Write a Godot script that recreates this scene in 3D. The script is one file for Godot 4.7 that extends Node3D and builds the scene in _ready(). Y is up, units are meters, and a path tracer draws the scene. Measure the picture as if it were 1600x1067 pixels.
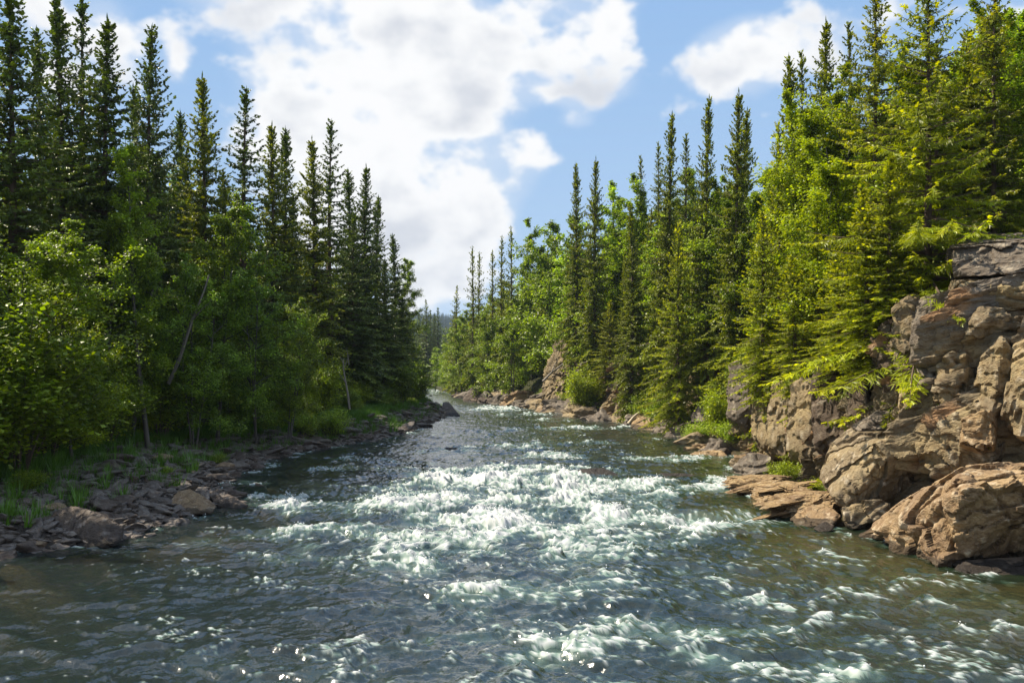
extends Node3D
# A river with rapids between a shaded, stony left bank and a sunlit rocky right bank, spruces and birches on both.
# x to the right, y up, the river runs along -z; "d" is the distance in front of the bridge the photo was taken from.

const F := 1556.0       # focal length of the photograph in its own pixels
const EYE := 5.0        # eye height over the lower pool
const HZ := 575.0

var names := {}
var tags := {}
var ico := {}
var results := []
var nz := {}

# ---------------------------------------------------------------- mesh collector
class MB:
	var v := PackedVector3Array()
	var c := PackedColorArray()
	var i := PackedInt32Array()
	var n := PackedVector3Array()

	func leaf(p: Vector3, dir: Vector3, side: Vector3, ln: float, w: float, fold: float, col: Color) -> void:
		var k := v.size()
		var up := dir.cross(side) * fold
		var m := p + dir * (ln * 0.45)
		v.push_back(p)
		v.push_back(m + side * w + up)
		v.push_back(p + dir * ln)
		v.push_back(m - side * w + up)
		c.push_back(col); c.push_back(col); c.push_back(col); c.push_back(col)
		i.push_back(k); i.push_back(k + 1); i.push_back(k + 2)
		i.push_back(k); i.push_back(k + 2); i.push_back(k + 3)

	func blade(p: Vector3, dir: Vector3, side: Vector3, ln: float, w: float, col: Color) -> void:
		var k := v.size()
		v.push_back(p - side * w)
		v.push_back(p + side * w)
		v.push_back(p + dir * ln)
		c.push_back(col); c.push_back(col); c.push_back(col)
		i.push_back(k); i.push_back(k + 1); i.push_back(k + 2)

	func tube(pts: PackedVector3Array, radii: PackedFloat32Array, sides: int, col: Color, rough := 0.0) -> void:
		var k := v.size()
		var q := pts.size()
		for a in q:
			var t := (pts[mini(a + 1, q - 1)] - pts[maxi(a - 1, 0)]).normalized()
			var s := t.cross(Vector3(0.31, 0.2, 0.93)).normalized()
			var b := t.cross(s)
			for j in sides:
				var g := TAU * j / sides
				var rr := radii[a] * (1.0 + rough * sin(a * 2.7 + j * 1.9))
				v.push_back(pts[a] + (s * cos(g) + b * sin(g)) * rr)
				var tone := 1.0 + 0.18 * sin(a * 1.7 + j * 2.3)
				c.push_back(Color(col.r * tone, col.g * tone, col.b * tone))
		for a in q - 1:
			for j in sides:
				var j2 := (j + 1) % sides
				var p0 := k + a * sides + j
				var p1 := k + a * sides + j2
				i.push_back(p0); i.push_back(p0 + sides); i.push_back(p1)
				i.push_back(p1); i.push_back(p0 + sides); i.push_back(p1 + sides)

	func normals() -> void:
		n.resize(v.size())
		n.fill(Vector3.ZERO)
		for t in range(0, i.size(), 3):
			var a := i[t]
			var b := i[t + 1]
			var d := i[t + 2]
			var g := (v[d] - v[a]).cross(v[b] - v[a])
			n[a] += g; n[b] += g; n[d] += g
		for t in n.size():
			n[t] = n[t].normalized()

	func mesh() -> ArrayMesh:
		var arr := []
		arr.resize(Mesh.ARRAY_MAX)
		arr[Mesh.ARRAY_VERTEX] = v
		arr[Mesh.ARRAY_INDEX] = i
		if c.size() == v.size():
			arr[Mesh.ARRAY_COLOR] = c
		if n.size() == v.size():
			arr[Mesh.ARRAY_NORMAL] = n
		var m := ArrayMesh.new()
		m.add_surface_from_arrays(Mesh.PRIMITIVE_TRIANGLES, arr)
		return m

# ---------------------------------------------------------------- small helpers
func rng(s: int) -> RandomNumberGenerator:
	var r := RandomNumberGenerator.new()
	r.seed = s * 7919 + 13
	return r

func wx(px: float, d: float) -> float: return (px - 800.0) / F * d
func wy(py: float, d: float) -> float: return EYE + (HZ - py) / F * d
func at(px: float, py: float, d: float) -> Vector3: return Vector3(wx(px, d), wy(py, d), -d)
func sm(a: float, b: float, x: float) -> float: return smoothstep(a, b, x)

func table(t: PackedVector2Array, d: float) -> float:
	if d <= t[0].x: return t[0].y
	for k in range(1, t.size()):
		if d <= t[k].x:
			return lerpf(t[k - 1].y, t[k].y, (d - t[k - 1].x) / (t[k].x - t[k - 1].x))
	return t[t.size() - 1].y

func noise(key: String, sd: int, freq: float, oct := 4, type := FastNoiseLite.TYPE_SIMPLEX_SMOOTH, fractal := FastNoiseLite.FRACTAL_FBM) -> FastNoiseLite:
	var f := FastNoiseLite.new()
	f.seed = sd
	f.noise_type = type
	f.frequency = freq
	f.fractal_type = fractal if oct > 1 else FastNoiseLite.FRACTAL_NONE
	f.fractal_octaves = oct
	nz[key] = f
	return f

func numbered(called: String) -> String:
	var k: int = names.get(called, 0)
	names[called] = k + 1
	return called if k == 0 else "%s_%03d" % [called, k]

func tag(o: Node, label := "", category := "", group := "", kind := "") -> Node:
	if label: o.set_meta("label", label)
	if category: o.set_meta("category", category)
	if group: o.set_meta("group", group)
	if kind: o.set_meta("kind", kind)
	return o

func thing(called: String, pos := Vector3.ZERO) -> Node3D:
	var o := Node3D.new()
	o.name = numbered(called)
	o.position = pos
	add_child(o, true)
	return o

func part(called: String, m: Mesh, mat: Material, parent: Node) -> MeshInstance3D:
	var o := MeshInstance3D.new()
	o.name = called
	var k := 1
	while parent != self and parent.has_node(NodePath(o.name)):
		o.name = "%s_%03d" % [called, k]
		k += 1
	o.mesh = m
	o.material_override = mat
	parent.add_child(o, true)
	return o

func single(called: String, m: Mesh, mat: Material, pos := Vector3.ZERO) -> MeshInstance3D:
	var o := MeshInstance3D.new()
	o.name = numbered(called)
	o.mesh = m
	o.material_override = mat
	o.position = pos
	add_child(o, true)
	return o

func ordinal(k: int) -> String:
	var ones := ["", "first", "second", "third", "fourth", "fifth", "sixth", "seventh", "eighth", "ninth", "tenth", "eleventh", "twelfth", "thirteenth", "fourteenth", "fifteenth", "sixteenth", "seventeenth", "eighteenth", "nineteenth"]
	var tens := ["", "", "twenty", "thirty", "forty", "fifty", "sixty", "seventy", "eighty", "ninety"]
	var whole := ["", "", "twentieth", "thirtieth", "fortieth", "fiftieth", "sixtieth", "seventieth", "eightieth", "ninetieth"]
	if k < 20: return ones[k]
	if k % 10 == 0: return whole[k / 10]
	return tens[k / 10] + "-" + ones[k % 10]

# ---------------------------------------------------------------- the lie of the land
var LEFT_SHORE := PackedVector2Array([Vector2(-20, -16), Vector2(20, -15), Vector2(26.8, -13.8), Vector2(28.3, -11.2), Vector2(34.6, -10.4), Vector2(36, -9.6), Vector2(44, -11.3), Vector2(52, -12), Vector2(62, -9.6), Vector2(70.7, -7.3), Vector2(88, -6.4), Vector2(104, -5.8), Vector2(112, -9), Vector2(126, -16), Vector2(173, -27), Vector2(243, -42), Vector2(420, -80)])
var RIGHT_SHORE := PackedVector2Array([Vector2(-20, 15), Vector2(18, 13.5), Vector2(23, 12), Vector2(30, 10.5), Vector2(32.4, 9.3), Vector2(40, 9), Vector2(48, 10.6), Vector2(67.6, 12.2), Vector2(82, 9.6), Vector2(111, 3.6), Vector2(147, -5.7), Vector2(194, -13.7), Vector2(243, -22), Vector2(420, -56)])
var SCREE := PackedVector2Array([Vector2(20, 7), Vector2(36, 8.5), Vector2(47, 8), Vector2(56, 5), Vector2(65, 3.2), Vector2(104, 3), Vector2(120, 2)])
var CLIFF_AT := PackedVector2Array([Vector2(20, 11), Vector2(26, 8.0), Vector2(28.5, 4.8), Vector2(30, 3.2), Vector2(31.5, 2.2), Vector2(33, 2.2), Vector2(36, 2.4), Vector2(40, 2.4), Vector2(47, 1.3), Vector2(58, 0.9), Vector2(70, 1.2), Vector2(250, 1.5)])
var CLIFF_TOP := PackedVector2Array([Vector2(10, 7.0), Vector2(29, 7.7), Vector2(33, 7.0), Vector2(36, 5.8), Vector2(42, 5.3), Vector2(47, 5.0), Vector2(54, 4.2), Vector2(60, 2.4), Vector2(67, 2.8), Vector2(80, 3.3), Vector2(92, 5.2), Vector2(108, 5.4), Vector2(118, 3.0), Vector2(150, 2.0), Vector2(250, 2.0)])

func xl(d: float) -> float: return table(LEFT_SHORE, d)
func xr(d: float) -> float: return table(RIGHT_SHORE, d)

func ground(x: float, d: float) -> float:
	var l := xl(d)
	var r := xr(d)
	if x < l:
		var u := l - x
		var sw := table(SCREE, d)
		var h := -0.15 + 1.55 * pow(clampf(u / sw, 0, 1), 0.8)
		var w := maxf(0, u - sw)
		h += 0.10 * minf(w, 14.0) + 0.28 * clampf(w - 14.0, 0, 90)
		return h + nz.land.get_noise_2d(x, d) * 0.35 * clampf(u * 0.4, 0, 1)
	if x > r:
		var u := x - r
		var uc := table(CLIFF_AT, d)
		var back := 1.9 * sm(122.0, 114.0, d)
		var h := -0.15 + 0.5 * clampf(u / maxf(uc, 0.5), 0, 1) + table(CLIFF_TOP, d) * sm(uc + 0.5 + back, uc + 2.4 + back, u)
		h += 0.36 * clampf(u - uc - 2.0 - back, 0, 75)
		return h + nz.land.get_noise_2d(x, d) * 0.5 * clampf(u * 0.3, 0, 1)
	var m := minf(x - l, r - x)
	var deep := sm(0.0, 5.5 if x < 0 else 9.0, m)
	return -0.15 - 1.5 * deep + nz.land.get_noise_2d(x * 3.0, d * 3.0) * 0.22

func build_ground() -> void:
	var rows := PackedFloat32Array()
	var d := -20.0
	while d < 420.0:
		rows.push_back(d)
		d += 2.5 if d < 10 else (0.55 if d < 70 else 0.55 + (d - 70) * 0.02)
	var cols := PackedFloat32Array()      # offsets from the shore, inland
	var u := 0.0
	while u < 500.0:
		cols.push_back(u)
		u += 0.35 + u * 0.045
	var mid := 34
	var mb := MB.new()
	var per := cols.size() * 2 + mid - 1
	for dd in rows:
		var l := xl(dd)
		var r := xr(dd)
		for k in per:
			var x: float
			if k < cols.size(): x = l - cols[cols.size() - 1 - k]
			elif k < cols.size() + mid - 1: x = lerpf(l, r, float(k - cols.size() + 1) / mid)
			else: x = r + cols[k - cols.size() - mid + 1]
			mb.v.push_back(Vector3(x, ground(x, dd), -dd))
			var n1: float = nz.land.get_noise_2d(x * 4 + 90, dd * 4) * 0.5 + 0.5
			var n2: float = nz.fine.get_noise_2d(x * 1.5, dd * 1.5) * 0.5 + 0.5
			var col: Color
			if x < l:
				var sw := table(SCREE, dd)
				var g := sm(sw * 0.75, sw * 1.1, l - x + (n1 - 0.5) * 3.0)
				col = Color(0.30, 0.275, 0.25).lerp(Color(0.2, 0.3, 0.1), g).darkened(0.35 * n2)
			elif x > r:
				col = Color(0.42, 0.35, 0.27).lerp(Color(0.29, 0.31, 0.14), sm(0.8, 2.5, x - r + n1)).darkened(0.4 * n2)
			else:
				var m := minf(x - l, r - x)
				col = Color(0.60, 0.49, 0.22).lerp(Color(0.13, 0.175, 0.095), sm(1.5, 5.0 if x < 0 else 7.0, m + (n1 - 0.5) * 3.0)).darkened(0.35 * n2)
			mb.c.push_back(col)
	for a in rows.size() - 1:
		for b in per - 1:
			var p := a * per + b
			mb.i.append_array([p, p + per, p + 1, p + 1, p + per, p + per + 1])
	mb.normals()
	tag(single("ground", mb.mesh(), mats.soil), "forest floor, stony shores and river bed of the valley", "", "", "structure")

# ---------------------------------------------------------------- materials
var mats := {}

func noise_tex(f: FastNoiseLite, size: int, ramp = null, contrast := true) -> NoiseTexture2D:
	var t := NoiseTexture2D.new()
	t.width = size
	t.height = size
	t.seamless = true
	t.normalize = contrast
	t.noise = f
	if ramp != null:
		t.color_ramp = ramp
	return t

func ramp(stops: Array) -> Gradient:
	var g := Gradient.new()
	var o := PackedFloat32Array()
	var c := PackedColorArray()
	for s in stops:
		o.push_back(s[0])
		c.push_back(s[1])
	g.offsets = o
	g.colors = c
	return g

func plant_mat(called: String, tint: Color, back: Color, rough := 0.42) -> StandardMaterial3D:
	var m := StandardMaterial3D.new()
	m.resource_name = called
	m.albedo_color = tint
	m.vertex_color_use_as_albedo = true
	m.vertex_color_is_srgb = true
	m.roughness = rough
	m.metallic_specular = 0.5
	m.cull_mode = BaseMaterial3D.CULL_DISABLED
	m.backlight_enabled = back.r + back.g > 0
	m.backlight = back
	mats[called] = m
	return m

func rock_mat(called: String, tint: Color, scale: Vector3, bump: float, rough: float, tex: Texture2D, height: Texture2D) -> StandardMaterial3D:
	var m := StandardMaterial3D.new()
	m.resource_name = called
	m.albedo_color = tint
	m.vertex_color_use_as_albedo = true
	m.vertex_color_is_srgb = true
	m.roughness = rough
	m.metallic_specular = 0.4
	m.albedo_texture = tex
	m.uv1_triplanar = true
	m.uv1_world_triplanar = true
	m.uv1_scale = scale
	m.uv1_triplanar_sharpness = 4.0
	m.heightmap_enabled = true
	m.heightmap_texture = height
	m.heightmap_scale = bump
	mats[called] = m
	return m

func build_materials() -> void:
	var a := noise("t1", 5, 0.006, 6)
	var b := noise("t2", 8, 0.012, 6, FastNoiseLite.TYPE_SIMPLEX_SMOOTH, FastNoiseLite.FRACTAL_RIDGED)
	var c := noise("t3", 21, 0.02, 5)
	var stone_tex := noise_tex(a, 1024, ramp([[0.0, Color(0.60, 0.54, 0.48)], [0.3, Color(0.84, 0.79, 0.73)], [0.5, Color(0.96, 0.93, 0.88)], [0.66, Color(0.86, 0.82, 0.78)], [0.78, Color(1.0, 0.99, 0.96)], [1.0, Color(0.78, 0.74, 0.7)]]))
	var crack := noise_tex(b, 1024)
	var soil_tex := noise_tex(c, 1024, ramp([[0.0, Color(0.5, 0.46, 0.4)], [0.5, Color(0.85, 0.82, 0.78)], [1.0, Color(1, 1, 1)]]))
	rock_mat("cliff_rock", Color(1.0, 0.98, 0.94), Vector3(0.45, 0.8, 0.45), 4.0, 0.9, stone_tex, crack)
	rock_mat("boulder_rock", Color(1.0, 0.98, 0.95), Vector3(0.5, 0.8, 0.5), 3.0, 0.8, stone_tex, crack)
	rock_mat("shore_rock", Color(0.98, 0.97, 0.98), Vector3(0.5, 1.3, 0.5), 4.0, 0.7, stone_tex, crack)
	rock_mat("soil", Color(1, 1, 1), Vector3(0.4, 0.4, 0.4), 5.0, 0.95, soil_tex, soil_tex)
	plant_mat("bark", Color(1, 1, 1), Color(0, 0, 0), 0.9)
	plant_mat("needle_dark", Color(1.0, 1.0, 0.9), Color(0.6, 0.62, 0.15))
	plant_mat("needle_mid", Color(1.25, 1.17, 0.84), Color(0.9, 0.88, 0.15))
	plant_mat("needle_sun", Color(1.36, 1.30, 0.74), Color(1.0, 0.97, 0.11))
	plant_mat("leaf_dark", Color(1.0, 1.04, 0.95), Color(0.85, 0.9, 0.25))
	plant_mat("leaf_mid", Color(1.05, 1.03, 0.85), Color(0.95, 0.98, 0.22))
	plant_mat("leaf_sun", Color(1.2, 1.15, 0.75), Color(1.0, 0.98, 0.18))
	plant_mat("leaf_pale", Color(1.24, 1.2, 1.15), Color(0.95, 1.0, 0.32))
	plant_mat("grass_leaf", Color(1, 1, 1), Color(0.6, 0.65, 0.15))
	var w := StandardMaterial3D.new()
	w.resource_name = "river_water"
	w.transparency = BaseMaterial3D.TRANSPARENCY_ALPHA
	w.albedo_color = Color(1, 1, 1, 0.6)
	w.vertex_color_use_as_albedo = true
	w.vertex_color_is_srgb = true
	w.roughness = 0.17
	w.uv1_triplanar = true
	w.uv1_world_triplanar = true
	w.uv1_scale = Vector3(0.55, 0.55, 0.4)
	w.heightmap_enabled = true
	w.heightmap_texture = noise_tex(noise("t4", 33, 0.02, 4), 512)
	w.heightmap_scale = 1.3
	mats.water = w
	var f := StandardMaterial3D.new()
	f.resource_name = "white_foam"
	f.vertex_color_use_as_albedo = true
	f.vertex_color_is_srgb = true
	f.roughness = 0.6
	f.backlight_enabled = true
	f.backlight = Color(0.5, 0.5, 0.5)
	mats.foam = f

# ---------------------------------------------------------------- rocks
func sphere(level: int) -> Array:
	if ico.has(level): return ico[level]
	var v := PackedVector3Array()
	var f := PackedInt32Array()
	if level == 0:
		var g := (1.0 + sqrt(5.0)) / 2.0
		for p in [Vector3(-1, g, 0), Vector3(1, g, 0), Vector3(-1, -g, 0), Vector3(1, -g, 0), Vector3(0, -1, g), Vector3(0, 1, g), Vector3(0, -1, -g), Vector3(0, 1, -g), Vector3(g, 0, -1), Vector3(g, 0, 1), Vector3(-g, 0, -1), Vector3(-g, 0, 1)]:
			v.push_back(p.normalized())
		f = PackedInt32Array([0, 11, 5, 0, 5, 1, 0, 1, 7, 0, 7, 10, 0, 10, 11, 1, 5, 9, 5, 11, 4, 11, 10, 2, 10, 7, 6, 7, 1, 8, 3, 9, 4, 3, 4, 2, 3, 2, 6, 3, 6, 8, 3, 8, 9, 4, 9, 5, 2, 4, 11, 6, 2, 10, 8, 6, 7, 9, 8, 1])
	else:
		var low: Array = sphere(level - 1)
		v = low[0].duplicate()
		var seen := {}
		var old: PackedInt32Array = low[1]
		for t in range(0, old.size(), 3):
			var m := []
			for e in 3:
				var p := old[t + e]
				var q := old[t + (e + 1) % 3]
				var key := mini(p, q) * 100000 + maxi(p, q)
				if not seen.has(key):
					seen[key] = v.size()
					v.push_back(((v[p] + v[q]) * 0.5).normalized())
				m.push_back(seen[key])
			f.append_array([old[t], m[0], m[2], old[t + 1], m[1], m[0], old[t + 2], m[2], m[1], m[0], m[1], m[2]])
	ico[level] = [v, f]
	return ico[level]

func random_planes(r: RandomNumberGenerator, count: int, lo := 0.68, hi := 1.0) -> Array:
	var out := []
	for k in count:
		var y := 1.0 - 2.0 * (k + 0.5) / count
		var a := k * 2.39996 + r.randf() * 0.9
		var n := (Vector3(cos(a) * sqrt(1 - y * y), y, sin(a) * sqrt(1 - y * y)) + Vector3(r.randf_range(-0.35, 0.35), r.randf_range(-0.35, 0.35), r.randf_range(-0.35, 0.35))).normalized()
		out.push_back([n, r.randf_range(lo, hi)])
	return out

func hull_planes(pts: Array, c: Vector3) -> Array:
	var out := []
	for a in pts.size():
		for b in range(a + 1, pts.size()):
			for e in range(b + 1, pts.size()):
				var n: Vector3 = (pts[b] - pts[a]).cross(pts[e] - pts[a])
				if n.length() < 1e-5: continue
				n = n.normalized()
				var h: float = n.dot(pts[a] - c)
				if h < 0:
					n = -n
					h = -h
				var good := true
				for p in pts:
					if n.dot(p - c) > h + 0.02:
						good = false
						break
				if good:
					for o in out:
						if o[0].dot(n) > 0.9985: good = false
				if good and h > 0.01: out.push_back([n, h])
	return out

# A rock: the body that the planes cut out, its facets worn, split along its bedding and chipped.
# Height of a wall broken into tilted facets: each cell of a jittered grid is one flat face.
func facet(a: float, b: float, sd: int, tilt: float) -> Vector2:
	var ia := int(floorf(a))
	var ib := int(floorf(b))
	var best := 1e9
	var next := 1e9
	var out := 0.0
	for i in [-1, 0, 1]:
		for j in [-1, 0, 1]:
			var h: int = ((ia + i) * 374761393 + (ib + j) * 668265263 + sd * 2147483) & 0x7fffffff
			h = ((h ^ (h >> 13)) * 1274126177) & 0x7fffffff
			h = h ^ (h >> 15)
			var dx: float = a - (ia + i + 0.1 + 0.8 * (h & 1023) / 1023.0)
			var dy: float = b - (ib + j + 0.1 + 0.8 * ((h >> 10) & 1023) / 1023.0)
			var m := maxf(absf(dx), absf(dy)) + 0.45 * minf(absf(dx), absf(dy))
			if m >= best: next = minf(next, m)
			if m < best:
				next = best
				best = m
				out = ((h >> 4) & 255) / 127.5 - 1.0 + tilt * ((((h >> 7) & 255) / 127.5 - 1.0) * dx + (((h >> 12) & 255) / 127.5 - 1.0) * dy)
	return Vector2(out, next - best)

func rock(planes: Array, ext: Vector3, level: int, sd: int, wear: float, bed: Vector3, tones: Array, keen := 26.0, step := 0.25, offset := Vector3.ZERO, wet := -99.0) -> MB:
	var s: Array = sphere(level)
	var dirs: PackedVector3Array = s[0]
	var mb := MB.new()
	mb.i = s[1].duplicate()
	var o := Vector3(sd * 3.7, sd * 1.3, sd * 2.1)
	var size := maxf(ext.x, maxf(ext.y, ext.z))
	for q in dirs:
		var e := (q * ext).normalized()
		var sum := 0.0
		for p in planes:
			var g: float = p[0].dot(e) / p[1]
			if g > 0: sum += pow(g, keen)
		var rad := pow(sum, -1.0 / keen)
		var pos := e * rad
		var w: Vector3 = pos + o
		var n1: float = nz.rock.get_noise_3d(w.x * 0.6, w.y * 0.6, w.z * 0.6)
		var lay := pos.dot(bed) / step + n1 * 1.6
		var cell: float = nz.cell.get_noise_3d(w.x * 0.5, floorf(lay) * 3.1, w.z * 0.5)
		var groove := sm(0.14, 0.0, absf(lay - roundf(lay)))
		var n2: float = nz.rock.get_noise_3d(w.x * 2.6, w.y * 2.6, w.z * 2.6)
		var along := w - bed * (w.dot(bed) * 0.45)
		var crack := sm(-0.86, -1.0, nz.joint.get_noise_3d(along.x, along.y, along.z))
		var n3: float = nz.ridge.get_noise_3d(w.x * 1.1, w.y * 1.1, w.z * 1.1)
		pos *= 1.0 + (wear / maxf(size * 0.6, 0.2)) * (n1 * 0.4 + n2 * 0.4 + cell * 1.05 - groove * 0.12 - maxf(0, n3 - 0.55) * 0.8 - crack * 0.75)
		mb.v.push_back(pos)
		var t: float = clampf(0.5 + n1 * 0.9 + n2 * 0.3 + cell * 0.25, 0, 1)
		var col: Color = tones[0].lerp(tones[1], t)
		col = col.lerp(tones[2], sm(0.18, 0.5, n2 + 0.5 * n1 * n3))
		col = col.darkened(0.12 * groove)
		if pos.y + offset.y < wet + 0.1 * n2: col = col.darkened(0.45)
		mb.c.push_back(col)
	if level < 3: mb.normals()
	return mb

var TAN := [Color(0.64, 0.60, 0.49), Color(0.46, 0.43, 0.375), Color(0.70, 0.685, 0.64)]
var RUST := [Color(0.645, 0.58, 0.465), Color(0.51, 0.445, 0.37), Color(0.73, 0.695, 0.63)]
var GREY := [Color(0.50, 0.485, 0.47), Color(0.38, 0.365, 0.355), Color(0.64, 0.63, 0.61)]
var DARK := [Color(0.42, 0.385, 0.355), Color(0.31, 0.28, 0.26), Color(0.52, 0.50, 0.48)]

# A block given by its corners (photo column, photo row, distance): a real solid at its own distance.
func block(called: String, corners: Array, tones: Array, level := 5, wear := 0.12, bed := Vector3(0.25, 0.95, 0.2), mat := "cliff_rock", step := 0.3, keen := 70.0) -> MeshInstance3D:
	var pts := []
	var c := Vector3.ZERO
	for p in corners:
		pts.push_back(at(p[0], p[1], p[2]))
		c += pts[-1]
	c /= pts.size()
	var lo: Vector3 = pts[0] - c
	var hi: Vector3 = pts[0] - c
	for p in pts:
		lo = lo.min(p - c)
		hi = hi.max(p - c)
	var base := Vector3(c.x, c.y, c.z)
	var planes := hull_planes(pts, c)
	var chips := rng(int(absf(corners[0][0])) + corners.size() * 31)
	for k in 16:
		var n := Vector3(chips.randf_range(-1, 1), chips.randf_range(-1, 1), chips.randf_range(-0.4, 1)).normalized()
		var most := 0.0
		for p in pts: most = maxf(most, n.dot(p - c))
		planes.push_back([n, most * chips.randf_range(0.93 if pts.size() > 13 else 0.80, 0.985)])
	var mb := rock(planes, (hi - lo) * 0.5, level, names.size() * 5 + corners.size() + int(corners[0][0]) % 17, wear, bed.normalized(), tones, keen, step, base, 0.22 if base.z > -41.0 else 0.58)
	var o := MeshInstance3D.new()
	o.mesh = mb.mesh()
	o.material_override = mats[mat]
	o.position = base
	return o

func boulder(called: String, corners: Array, tones: Array, label: String, group := "", level := 5, wear := 0.1, mat := "boulder_rock", bed := Vector3(0.25, 0.95, 0.2), step := 0.3, keen := 70.0) -> void:
	var o := block(called, corners, tones, level, wear, bed, mat, step, keen)
	o.name = numbered(called)
	add_child(o, true)
	tag(o, label, "rock" if called != "boulder" else "boulder", group)

# ---------------------------------------------------------------- trees
func spruce(wood: MB, limbs: MB, crown: MB, H: float, R: float, start: float, sd: int, gap: float, tw: float, fine: int, thin: float, wide := 0.05, tipness := 0.5) -> void:
	var r := rng(sd)
	var bark := Color(0.34, 0.28, 0.24)
	var pts := PackedVector3Array()
	var rad := PackedFloat32Array()
	var bend := Vector3(r.randf_range(-1, 1), 0, r.randf_range(-1, 1)) * 0.012 * H
	for k in 15:
		var t := k / 14.0
		pts.push_back(Vector3(bend.x * sin(t * 2.6), H * t - (0.6 if k == 0 else 0.0), bend.z * sin(t * 3.1)))
		rad.push_back(maxf(0.012, 0.0115 * H * pow(1.0 - t, 0.85) * (1.35 if k == 0 else 1.0)))
	wood.tube(pts, rad, 7, bark, 0.08)
	var y := H * start
	var lop := r.randf() * TAU
	while y < H * 0.985:
		var t := (y - H * start) / (H * (1.0 - start))
		var whorl := r.randi_range(4, 6) + (1 if t < 0.6 else 0)
		var L0 := R * (pow(1.0 - t, 0.92) * (0.55 + 0.45 * sm(0, 0.22, t))) * (1.0 - 0.35 * sm(0.75, 1.0, t)) + 0.06
		L0 *= 1.0 + 0.28 * nz.rock.get_noise_2d(y * 0.55, sd * 9.0)
		var az0 := r.randf() * TAU
		for k in whorl:
			if r.randf() < thin: continue
			var az := az0 + TAU * k / whorl + r.randf_range(-0.35, 0.35)
			var L := L0 * r.randf_range(0.38, 1.2) * (1.0 + 0.22 * cos(az - lop))
			var yy := y + r.randf_range(-1.0, 1.0) * gap
			var tt := clampf(yy / H, 0, 1)
			var c := Vector3(bend.x * sin(tt * 2.6), yy, bend.z * sin(tt * 3.1))
			spruce_branch(limbs, crown, c, az, L, t, tw, fine, wide, tipness, r)
		y += gap * r.randf_range(0.75, 1.25) * lerpf(1.0, 0.55, t * t)
	for k in 6:
		var dir := Vector3(r.randf_range(-0.4, 0.4), 1, r.randf_range(-0.4, 0.4)).normalized()
		crown.leaf(Vector3(bend.x * sin(2.6), H * (0.945 + 0.009 * k), bend.z * sin(3.1)), (dir + Vector3.UP * k * 0.6).normalized(), dir.cross(Vector3(sin(k), 0.1, cos(k))).normalized(), 0.42, wide * 0.7, 0.02, Color(0.25, 0.33, 0.12))

func spruce_branch(limbs: MB, crown: MB, c: Vector3, az: float, L: float, t: float, tw: float, fine: int, wide: float, tipness: float, r: RandomNumberGenerator) -> void:
	var h := Vector3(cos(az), 0, sin(az))
	var s := Vector3(-h.z, 0, h.x)
	var rise := lerpf(-0.28, 0.55, pow(t, 1.3)) + r.randf_range(-0.16, 0.16)
	var droop := lerpf(0.62, 0.12, t) * r.randf_range(0.7, 1.3)
	var up := lerpf(0.34, 0.28, t)
	var sway := r.randf_range(-0.15, 0.15)
	var pts := PackedVector3Array()
	var rad := PackedFloat32Array()
	for k in 5:
		var q := k / 4.0
		pts.push_back(c + h * (L * q) + s * (sway * L * q * q) + Vector3.UP * (L * (rise * q - droop * q * q + up * q * q * q)))
		rad.push_back(lerpf(0.010 + 0.012 * L, 0.004, q))
	limbs.tube(pts, rad, 3, Color(0.36, 0.30, 0.25))
	var q := 0.12 if L < 1.2 else 0.2
	var dq := tw / maxf(L, 0.2)
	var flip := 1.0
	var shade := r.randf_range(0.82, 1.15)
	while q <= 1.02:
		var p := c + h * (L * q) + s * (sway * L * q * q) + Vector3.UP * (L * (rise * q - droop * q * q + up * q * q * q))
		for side: float in [1.0, -1.0]:
			if r.randf() < 0.1: continue
			var lt := clampf((0.10 + 0.32 * L * pow(maxf(0.0, 1.0 - q), 0.75)) * r.randf_range(0.6, 1.25), 0.10, 0.85)
			var dir := (h * r.randf_range(0.45, 0.85) + s * (side * r.randf_range(0.55, 0.95)) + Vector3.UP * r.randf_range(-0.65, 0.05)).normalized()
			lt *= 1.0 - 0.4 * t
			twig(crown, p, dir, lt, wide * (1.0 - 0.3 * t), fine, lerpf(0.15, 1.0, q * q) * tipness, shade, r)
		if r.randf() < 0.75:
			var dn := Vector3(r.randf_range(-0.4, 0.4), -1, r.randf_range(-0.4, 0.4)).normalized()
			twig(crown, p, dn, r.randf_range(0.12, 0.34), wide, fine / 2, 0.2 * tipness, shade * 0.95, r)
		q += dq
	twig(crown, pts[4], (pts[4] - pts[3]).normalized(), 0.22, wide, fine, tipness, shade, r)

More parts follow.
